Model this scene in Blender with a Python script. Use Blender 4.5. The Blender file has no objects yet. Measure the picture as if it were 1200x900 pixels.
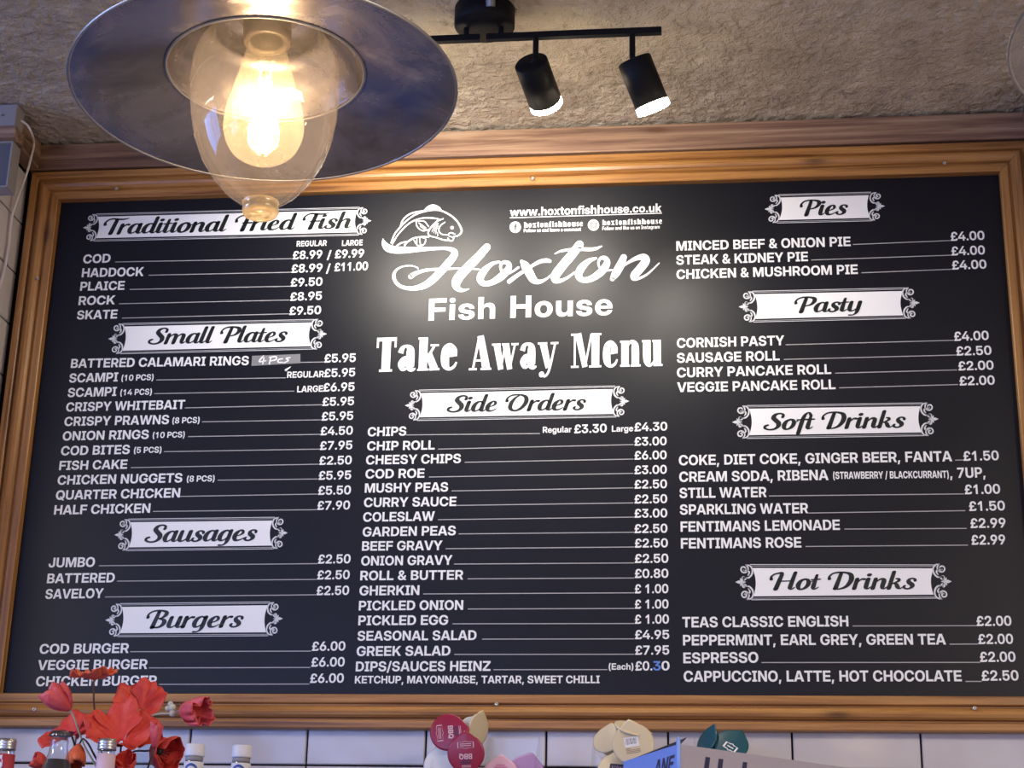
import bpy, bmesh, math, random
import numpy as np
from mathutils import Vector, Matrix, Euler
from mathutils.geometry import delaunay_2d_cdt
random.seed(7)
PI = math.pi
SC = bpy.context.scene
COL = SC.collection

# ------------------------------------------------------------------ camera
CAM_LOC = Vector((1.154077, -2.702636, -0.425202))
CAM_ROT = Euler((1.907180, -0.020995, 0.111477), 'XYZ')
FPX = 2000.0
cd = bpy.data.cameras.new('camera'); cam = bpy.data.objects.new('camera', cd); COL.objects.link(cam)
cam.location = CAM_LOC; cam.rotation_euler = CAM_ROT
cd.sensor_fit = 'HORIZONTAL'; cd.sensor_width = 36.0; cd.lens = 36.0 * FPX / 1200.0
cd.clip_start = 0.05
SC.camera = cam
CM = CAM_ROT.to_matrix()

# ------------------------------------------------------------------ world, lights, exposure
SC.view_settings.view_transform = 'Standard'; SC.view_settings.look = 'None'
SC.view_settings.exposure = 0.0; SC.view_settings.gamma = 1.0
SC.view_settings.use_curve_mapping = False
SC.cycles.max_bounces = 10; SC.cycles.transparent_max_bounces = 24
SC.cycles.glossy_bounces = 6; SC.cycles.transmission_bounces = 10
SC.cycles.caustics_reflective = False; SC.cycles.caustics_refractive = False
SC.cycles.sample_clamp_indirect = 6.0
try: SC.cycles.use_denoising = True
except Exception: pass
W = bpy.data.worlds.new('sky'); SC.world = W; W.use_nodes = True
W.node_tree.nodes['Background'].inputs[0].default_value = (0.45, 0.62, 1.0, 1)
W.node_tree.nodes['Background'].inputs[1].default_value = 1.5

def area(name, loc, target, sx, sy, power, col):
    l = bpy.data.lights.new(name, 'AREA'); l.shape = 'RECTANGLE'; l.size = sx; l.size_y = sy
    l.energy = power; l.color = col
    o = bpy.data.objects.new(name, l); COL.objects.link(o); o.location = loc
    o.rotation_euler = (Vector(target) - Vector(loc)).to_track_quat('-Z', 'Y').to_euler()
    return o
SPOT_POWER = 6.2; SPOT_LIP = 80.0; BULB_POWER = 0.9; FILAMENT = 60.0
# daylight through the two windows of the customer side
area('window_daylight', (-3.14, -2.35, 0.05), (0.0, -2.35, 0.05), 2.2, 1.6, 95.0, (0.13, 0.32, 1.0))
area('rear_window_daylight', (-1.0, -6.36, 0.15), (-1.0, 0, 0.15), 3.4, 1.4, 70.0, (0.34, 0.44, 1.0))
# unseen fill lamps added under the ceiling to brighten the board
area('room_fill_light', (3.4, -3.0, 0.985), (3.4, -3.0, -1), 1.4, 1.4, 180.0, (1.0, 0.87, 0.73))
area('room_fill_light', (-1.9, -2.2, 0.985), (-1.9, -2.2, -1), 1.0, 1.0, 75.0, (1.0, 0.87, 0.70))

# ------------------------------------------------------------------ materials
def mat(name, base=(.5, .5, .5), rough=.5, metal=0.0, spec=.5, **kw):
    m = bpy.data.materials.new(name); m.use_nodes = True
    b = m.node_tree.nodes['Principled BSDF']
    b.inputs['Base Color'].default_value = (*base, 1); b.inputs['Roughness'].default_value = rough
    b.inputs['Metallic'].default_value = metal; b.inputs['Specular IOR Level'].default_value = spec
    for k, v in kw.items(): b.inputs[k.replace('_', ' ')].default_value = v
    return m
def N(m, t): return m.node_tree.nodes.new(t)
def L(m, a, b): m.node_tree.links.new(a, b)
def bsdf(m): return m.node_tree.nodes['Principled BSDF']
def coords(m, scale=(1, 1, 1), rot=(0, 0, 0)):
    t = N(m, 'ShaderNodeTexCoord'); mp = N(m, 'ShaderNodeMapping')
    mp.inputs['Scale'].default_value = scale; mp.inputs['Rotation'].default_value = rot
    L(m, t.outputs['Object'], mp.inputs['Vector']); return mp.outputs[0]
def noise(m, vec, scale, detail=4, rough=.55, dist=0.0):
    n = N(m, 'ShaderNodeTexNoise'); n.inputs['Scale'].default_value = scale; n.inputs['Detail'].default_value = detail
    n.inputs['Roughness'].default_value = rough; n.inputs['Distortion'].default_value = dist
    L(m, vec, n.inputs['Vector']); return n.outputs['Fac']
def ramp(m, fac, stops):
    r = N(m, 'ShaderNodeValToRGB'); e = r.color_ramp.elements
    while len(e) < len(stops): e.new(0.5)
    for x, (p, c) in zip(e, stops): x.position = p; x.color = (*c, 1)
    L(m, fac, r.inputs[0]); return r.outputs[0]
def bump(m, h, strength, dist):
    b = N(m, 'ShaderNodeBump'); b.inputs['Strength'].default_value = strength; b.inputs['Distance'].default_value = dist
    L(m, h, b.inputs['Height']); L(m, b.outputs[0], bsdf(m).inputs['Normal']); return b
def mixc(m, fac, a, b, mode='MIX'):
    x = N(m, 'ShaderNodeMix'); x.data_type = 'RGBA'; x.blend_type = mode
    if hasattr(fac, 'links'): L(m, fac, x.inputs[0])
    else: x.inputs[0].default_value = fac
    for v, i in ((a, 6), (b, 7)):
        if hasattr(v, 'links'): L(m, v, x.inputs[i])
        else: x.inputs[i].default_value = (*v, 1)
    return x.outputs[2]
def math_(m, op, a, b=None):
    x = N(m, 'ShaderNodeMath'); x.operation = op
    for v, i in ((a, 0), (b, 1)):
        if v is None: continue
        if hasattr(v, 'links'): L(m, v, x.inputs[i])
        else: x.inputs[i].default_value = v
    return x.outputs[0]

def wood(name, axis, stops, rough=.38, knots=True, gscale=1.0):
    m = mat(name, rough=rough)
    sc = {'x': (3.0, 95, 95), 'z': (95, 95, 3.0), 'y': (95, 3.0, 95)}[axis]
    v = coords(m, tuple(s * gscale for s in sc))
    f = noise(m, v, 1.0, 6, .62, .5)
    c = ramp(m, f, stops)
    if knots:
        v2 = coords(m, {'x': (9, 1, 30), 'z': (30, 1, 9), 'y': (1, 9, 30)}[axis])
        sx = N(m, 'ShaderNodeSeparateXYZ'); cx = N(m, 'ShaderNodeCombineXYZ'); L(m, v2, sx.inputs[0])
        L(m, sx.outputs[1 if axis == 'y' else 0], cx.inputs[0]); L(m, sx.outputs[2], cx.inputs[1])
        vo = N(m, 'ShaderNodeTexVoronoi'); vo.voronoi_dimensions = '2D'; vo.inputs['Scale'].default_value = .34; vo.inputs['Randomness'].default_value = 1.0
        L(m, cx.outputs[0], vo.inputs['Vector'])
        k = ramp(m, vo.outputs['Distance'], [(0.0, (.9, .9, .9)), (.035, (.7, .7, .7)), (.07, (.25, .25, .25)), (.12, (0, 0, 0))])
        c = mixc(m, k, c, (.09, .035, .012))
    L(m, c, bsdf(m).inputs['Base Color'])
    bump(m, f, .12, .002)
    return m
PINE = [(.28, (.12, .045, .013)), (.45, (.29, .127, .034)), (.58, (.38, .180, .049)), (.75, (.46, .25, .075))]
M_PINE_H = wood('varnished_pine_grain_along', 'x', PINE)
M_PINE_V = wood('varnished_pine_grain_upright', 'z', PINE)
BEAM = [(.30, (.085, .042, .025)), (.47, (.18, .095, .058)), (.56, (.27, .160, .095)), (.72, (.40, .28, .18))]
M_BEAM = wood('aged_beam_wood', 'x', BEAM, .6, True, .8)
M_BEAM_Y = wood('aged_beam_wood_side', 'y', BEAM, .6, True, .6)

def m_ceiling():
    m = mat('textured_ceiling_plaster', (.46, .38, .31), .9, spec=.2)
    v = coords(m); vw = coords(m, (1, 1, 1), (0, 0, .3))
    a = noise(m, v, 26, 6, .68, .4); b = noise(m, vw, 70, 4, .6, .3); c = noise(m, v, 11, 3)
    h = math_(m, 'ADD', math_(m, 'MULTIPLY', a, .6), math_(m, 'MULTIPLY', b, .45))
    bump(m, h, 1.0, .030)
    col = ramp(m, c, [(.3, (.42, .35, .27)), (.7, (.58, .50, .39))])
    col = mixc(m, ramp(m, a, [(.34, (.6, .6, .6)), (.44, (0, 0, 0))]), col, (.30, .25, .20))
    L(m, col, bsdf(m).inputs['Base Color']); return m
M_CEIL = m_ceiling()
M_WALL = mat('painted_wall', (.45, .42, .40), .8)
M_FLOOR = mat('floor_tiles', (.42, .36, .32), .5)
def m_tile():
    m = mat('glazed_white_tile', (.62, .58, .57), .16, spec=.5)
    v = coords(m); n = noise(m, v, 14, 2); bump(m, n, .25, .004)
    L(m, ramp(m, noise(m, v, 6, 3), [(.3, (.56, .52, .51)), (.7, (.66, .62, .61))]), bsdf(m).inputs['Base Color']); return m
M_TILE = m_tile()
M_GROUT = mat('dark_grout', (.018, .016, .018), .9)
def m_panel():
    m = mat('black_board_print', (.0040, .0042, .0078), .33, spec=.31)
    v = coords(m); n = noise(m, v, 3.2, 6, .65, .6)
    r = N(m, 'ShaderNodeMapRange'); r.inputs[1].default_value = .3; r.inputs[2].default_value = .75
    r.inputs[3].default_value = .37; r.inputs[4].default_value = .46
    L(m, n, r.inputs[0]); L(m, r.outputs[0], bsdf(m).inputs['Roughness']); return m
M_PANEL = m_panel()
M_PRINT = mat('white_print', (.76, .76, .75), .38)
M_BANNER = mat('white_banner_print', (.79, .79, .78), .36)
M_INK = mat('black_ink', (.008, .011, .009), .36)
M_GREYPRINT = mat('grey_print', (.60, .61, .62), .38)
M_RULE = mat('grey_rule_print', (.36, .35, .35), .36)
M_BLUEPEN = mat('blue_marker', (.10, .22, .62), .5)
M_TAPE = mat('grey_tape', (.21, .21, .215), .35)
M_BLACK = mat('black_painted_metal', (.008, .008, .009), .5, spec=.12)
M_CHROME_GREY = mat('dull_grey_metal', (.35, .35, .36), .38, 1.0)
M_SCREW = mat('steel_screw', (.45, .42, .38), .35, 1.0)
M_DARK = mat('dark_recess', (.01, .01, .012), .8)

def emis(name, col, s):
    m = mat(name, (0, 0, 0)); b = bsdf(m)
    b.inputs['Emission Color'].default_value = (*col, 1); b.inputs['Emission Strength'].default_value = s; return m
M_LIP = emis('lit_white_acrylic', (1.0, .84, .58), SPOT_LIP)
M_FIL = emis('glowing_filament', (1.0, .74, .42), FILAMENT)

def thin_glass(name, tint=(1, 1, 1), rough=.02, film=0.0, filmcol=(.9, .85, .8), boost=1.0, edge=4.0):
    """thin clear glass: straight-through transparency plus a Fresnel reflection and a diffuse film imitating glow and haze"""
    m = bpy.data.materials.new(name); m.use_nodes = True; nt = m.node_tree
    out = nt.nodes['Material Output']; nt.nodes.remove(nt.nodes['Principled BSDF'])
    tr = nt.nodes.new('ShaderNodeBsdfTransparent'); tr.inputs[0].default_value = (*tint, 1)
    gl = nt.nodes.new('ShaderNodeBsdfGlossy'); gl.inputs['Roughness'].default_value = rough
    fr = nt.nodes.new('ShaderNodeLayerWeight'); fr.inputs[0].default_value = .5
    pw = nt.nodes.new('ShaderNodeMath'); pw.operation = 'POWER'; pw.inputs[1].default_value = edge
    mu = nt.nodes.new('ShaderNodeMath'); mu.operation = 'MULTIPLY_ADD'; mu.inputs[1].default_value = .55 * boost; mu.inputs[2].default_value = .035 * boost; mu.use_clamp = True
    nt.links.new(fr.outputs['Facing'], pw.inputs[0]); nt.links.new(pw.outputs[0], mu.inputs[0])
    mx = nt.nodes.new('ShaderNodeMixShader')
    nt.links.new(mu.outputs[0], mx.inputs[0]); nt.links.new(tr.outputs[0], mx.inputs[1]); nt.links.new(gl.outputs[0], mx.inputs[2])
    last = mx
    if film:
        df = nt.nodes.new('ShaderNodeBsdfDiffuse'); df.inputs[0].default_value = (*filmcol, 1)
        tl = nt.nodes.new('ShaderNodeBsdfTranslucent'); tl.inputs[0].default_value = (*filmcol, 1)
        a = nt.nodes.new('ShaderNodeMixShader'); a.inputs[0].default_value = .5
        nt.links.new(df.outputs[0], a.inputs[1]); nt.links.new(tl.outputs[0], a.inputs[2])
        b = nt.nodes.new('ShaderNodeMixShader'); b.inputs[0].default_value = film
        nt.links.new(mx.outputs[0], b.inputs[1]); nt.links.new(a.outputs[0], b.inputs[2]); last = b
    nt.links.new(last.outputs[0], out.inputs[0]); return m
M_JAR = thin_glass('glow_film_glass', (.985, .975, .96), .04, .05, (.9, .82, .74), 1.35, 3.0)  # pale film imitates the warm glow inside the jar
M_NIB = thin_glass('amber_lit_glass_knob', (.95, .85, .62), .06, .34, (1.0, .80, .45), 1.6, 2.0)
M_BULB = thin_glass('warm_bulb_glass', (1.0, .98, .94), .03, .075, (1.0, .86, .66))  # warm film stands in for the bloom around the filament
M_ACRYLIC = thin_glass('clear_acrylic', (.98, .98, .985), .05, .02, (.8, .8, .85), .5)
M_BOTTLE = thin_glass('clear_bottle_glass', (.90, .92, .94), .05, .05, boost=2.0, edge=2.5)
M_VASE = thin_glass('bluish_vase_glass', (.80, .88, .95), .03, .03, boost=1.0)
def m_shade():
    m = mat('smudged_chrome', (.50, .48, .50), .2, .93)
    v = coords(m, (1, 1, 1)); n = noise(m, v, 16, 6, .65, .7); k = noise(m, v, 60, 4, .6)
    r = N(m, 'ShaderNodeMapRange'); r.inputs[1].default_value = .35; r.inputs[2].default_value = .7
    r.inputs[3].default_value = .16; r.inputs[4].default_value = .36
    L(m, n, r.inputs[0]); L(m, r.outputs[0], bsdf(m).inputs['Roughness'])
    L(m, ramp(m, n, [(.35, (.20, .19, .22)), (.62, (.34, .32, .34)), (.72, (.50, .47, .46))]), bsdf(m).inputs['Base Color'])
    bump(m, noise(m, v, 7, 3), .25, .01); return m
M_SHADE = m_shade()
M_BRASS = mat('old_brass', (.50, .33, .16), .35, 1.0)
M_SOCKET = mat('brown_bakelite', (.055, .04, .03), .4)
M_CORD = mat('black_cable', (.015, .015, .015), .6)

# ------------------------------------------------------------------ mesh helpers
class MB:
    def __init__(s): s.v = []; s.f = []; s.m = []; s.sm = []
    def add(s, vs, fs, mi=0, smooth=False):
        o = len(s.v); s.v += [tuple(x) for x in vs]
        for f in fs: s.f.append(tuple(i + o for i in f)); s.m.append(mi); s.sm.append(smooth)
        return s
    def box(s, a, b, mi=0):
        (x0, y0, z0), (x1, y1, z1) = a, b
        x0, x1 = sorted((x0, x1)); y0, y1 = sorted((y0, y1)); z0, z1 = sorted((z0, z1))
        vs = [(x, y, z) for z in (z0, z1) for y in (y0, y1) for x in (x0, x1)]
        return s.add(vs, [(0, 2, 3, 1), (4, 5, 7, 6), (0, 1, 5, 4), (2, 6, 7, 3), (0, 4, 6, 2), (1, 3, 7, 5)], mi)
    def bevbox(s, a, b, bev, mi=0):
        lo = [min(p, q) for p, q in zip(a, b)]; hi = [max(p, q) for p, q in zip(a, b)]
        bm = bmesh.new(); r = bmesh.ops.create_cube(bm, size=1)
        for v in bm.verts: v.co = Vector([(lo[i] + hi[i]) / 2 + v.co[i] * (hi[i] - lo[i]) for i in range(3)])
        bmesh.ops.bevel(bm, geom=bm.edges[:], offset=bev, segments=2, affect='EDGES', profile=.6)
        bm.verts.index_update()
        s.add([v.co[:] for v in bm.verts], [[v.index for v in f.verts] for f in bm.faces], mi); bm.free(); return s
    def lathe(s, prof, loc=(0, 0, 0), n=48, mi=0, mtx=None, smooth=True):
        """prof: (radius, height) pairs; radius 0 closes"""
        loc = Vector(loc); rows = []; vs = []; fs = []
        for r, h in prof:
            if r < 1e-6: rows.append([len(vs)]); vs.append(Vector((0, 0, h)))
            else:
                rows.append(list(range(len(vs), len(vs) + n)))
                vs += [Vector((r * math.cos(2 * PI * k / n), r * math.sin(2 * PI * k / n), h)) for k in range(n)]
        for a, b in zip(rows, rows[1:]):
            for k in range(n):
                k2 = (k + 1) % n
                if len(a) == 1 and len(b) == 1: continue
                if len(a) == 1: fs.append((a[0], b[k2], b[k]))
                elif len(b) == 1: fs.append((a[k], a[k2], b[0]))
                else: fs.append((a[k], a[k2], b[k2], b[k]))
        vs = [(mtx @ p if mtx else p) + loc for p in vs]
        return s.add(vs, fs, mi, smooth)
    def tube(s, pts, rad, n=10, mi=0, caps=True):
        pts = [Vector(p) for p in pts]; rs = rad if isinstance(rad, (list, tuple)) else [rad] * len(pts)
        vs = []; fs = []; prev = None
        for i, p in enumerate(pts):
            t = (pts[min(i + 1, len(pts) - 1)] - pts[max(i - 1, 0)]).normalized()
            if prev is None:
                u = t.orthogonal().normalized()
            else:
                u = (prev - t * prev.dot(t))
                u = u.normalized() if u.length > 1e-6 else t.orthogonal().normalized()
            prev = u; w = t.cross(u)
            vs += [p + (u * math.cos(2 * PI * k / n) + w * math.sin(2 * PI * k / n)) * rs[i] for k in range(n)]
        for i in range(len(pts) - 1):
            for k in range(n):
                k2 = (k + 1) % n; fs.append((i * n + k, i * n + k2, (i + 1) * n + k2, (i + 1) * n + k))
        if caps: fs += [tuple(range(n))[::-1], tuple(range((len(pts) - 1) * n, len(pts) * n))]
        return s.add(vs, fs, mi, True)
    def cyl(s, a, b, r, n=24, mi=0, r2=None):
        a = Vector(a); b = Vector(b); t = (b - a).normalized(); u = t.orthogonal().normalized(); w = t.cross(u)
        r2 = r if r2 is None else r2
        A = [a + (u * math.cos(2 * PI * k / n) + w * math.sin(2 * PI * k / n)) * r for k in range(n)]
        B = [b + (u * math.cos(2 * PI * k / n) + w * math.sin(2 * PI * k / n)) * r2 for k in range(n)]
        s.add(A + B, [(k, (k + 1) % n, n + (k + 1) % n, n + k) for k in range(n)], mi, True)
        s.add(A, [tuple(range(n))[::-1]], mi); s.add(B, [tuple(range(n))], mi); return s
    def sphere(s, c, r, mi=0, n=16, sq=(1, 1, 1)):
        m = n // 2
        return s.lathe([(r * math.sin(PI * i / m), -r * math.cos(PI * i / m)) if 0 < i < m else (0, (-r, r)[i > 0]) for i in range(m + 1)],
                       c, n, mi, Matrix.Diagonal(sq))
    def build(s, name, mats, parent=None, origin=None):
        me = bpy.data.meshes.new(name)
        O = Vector(origin) if origin is not None else Vector((0, 0, 0))
        me.from_pydata([tuple(Vector(v) - O) for v in s.v], [], s.f)
        for m in (mats if isinstance(mats, (list, tuple)) else [mats]): me.materials.append(m)
        me.polygons.foreach_set('material_index', s.m); me.polygons.foreach_set('use_smooth', s.sm)
        me.update()
        o = bpy.data.objects.new(name, me); COL.objects.link(o); o.location = O
        if parent is not None:
            o.parent = parent
            # parents in this scene only translate (or carry their own local geometry)
            o.location = O - base_of(parent)
        return o
BASES = {}
def base_of(o):
    v = Vector((0, 0, 0))
    while o is not None: v += o.location; o = o.parent
    return v
def fixn(o):
    bm = bmesh.new(); bm.from_mesh(o.data); bmesh.ops.recalc_face_normals(bm, faces=bm.faces); bm.to_mesh(o.data); bm.free(); return o
def thing(name, label, cat, loc=(0, 0, 0), group=None):
    o = bpy.data.objects.new(name, None); COL.objects.link(o); o.location = loc; o.empty_display_size = .02
    return tag(o, label, cat, group)
def tag(o, label, cat, group=None):
    o['label'] = label; o['category'] = cat
    if group: o['group'] = group
    return o
def struct(o): o['kind'] = 'structure'; return o

# where a pixel of the 1200x900 photograph meets a plane of the place (used to survey positions)
def ray(px, py): return (CM @ Vector(((px - 600) / FPX, -(py - 450) / FPX, -1))).normalized()
def on_y(px, py, y):
    d = ray(px, py); return CAM_LOC + d * ((y - CAM_LOC.y) / d.y)
def on_x(px, py, x):
    d = ray(px, py); return CAM_LOC + d * ((x - CAM_LOC.x) / d.x)
def on_z(px, py, z):
    d = ray(px, py); return CAM_LOC + d * ((z - CAM_LOC.z) / d.z)

def spline(pts, per=6):
    """Catmull-Rom through tuples of any length"""
    P = [Vector(p) for p in pts] if len(pts[0]) <= 4 else pts
    if len(P) < 3: return [P[0].lerp(P[1], i / per) for i in range(per + 1)]
    out = []
    for i in range(len(P) - 1):
        a = P[i - 1] if i else P[0] * 2 - P[1]; b = P[i]; c = P[i + 1]
        d = P[i + 2] if i + 2 < len(P) else P[-1] * 2 - P[-2]
        for k in range(per):
            t = k / per
            out.append(.5 * ((2 * b) + (c - a) * t + (2 * a - 5 * b + 4 * c - d) * t * t + (3 * b - a - 3 * c + d) * t ** 3))
    out.append(P[-1]); return out

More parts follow.
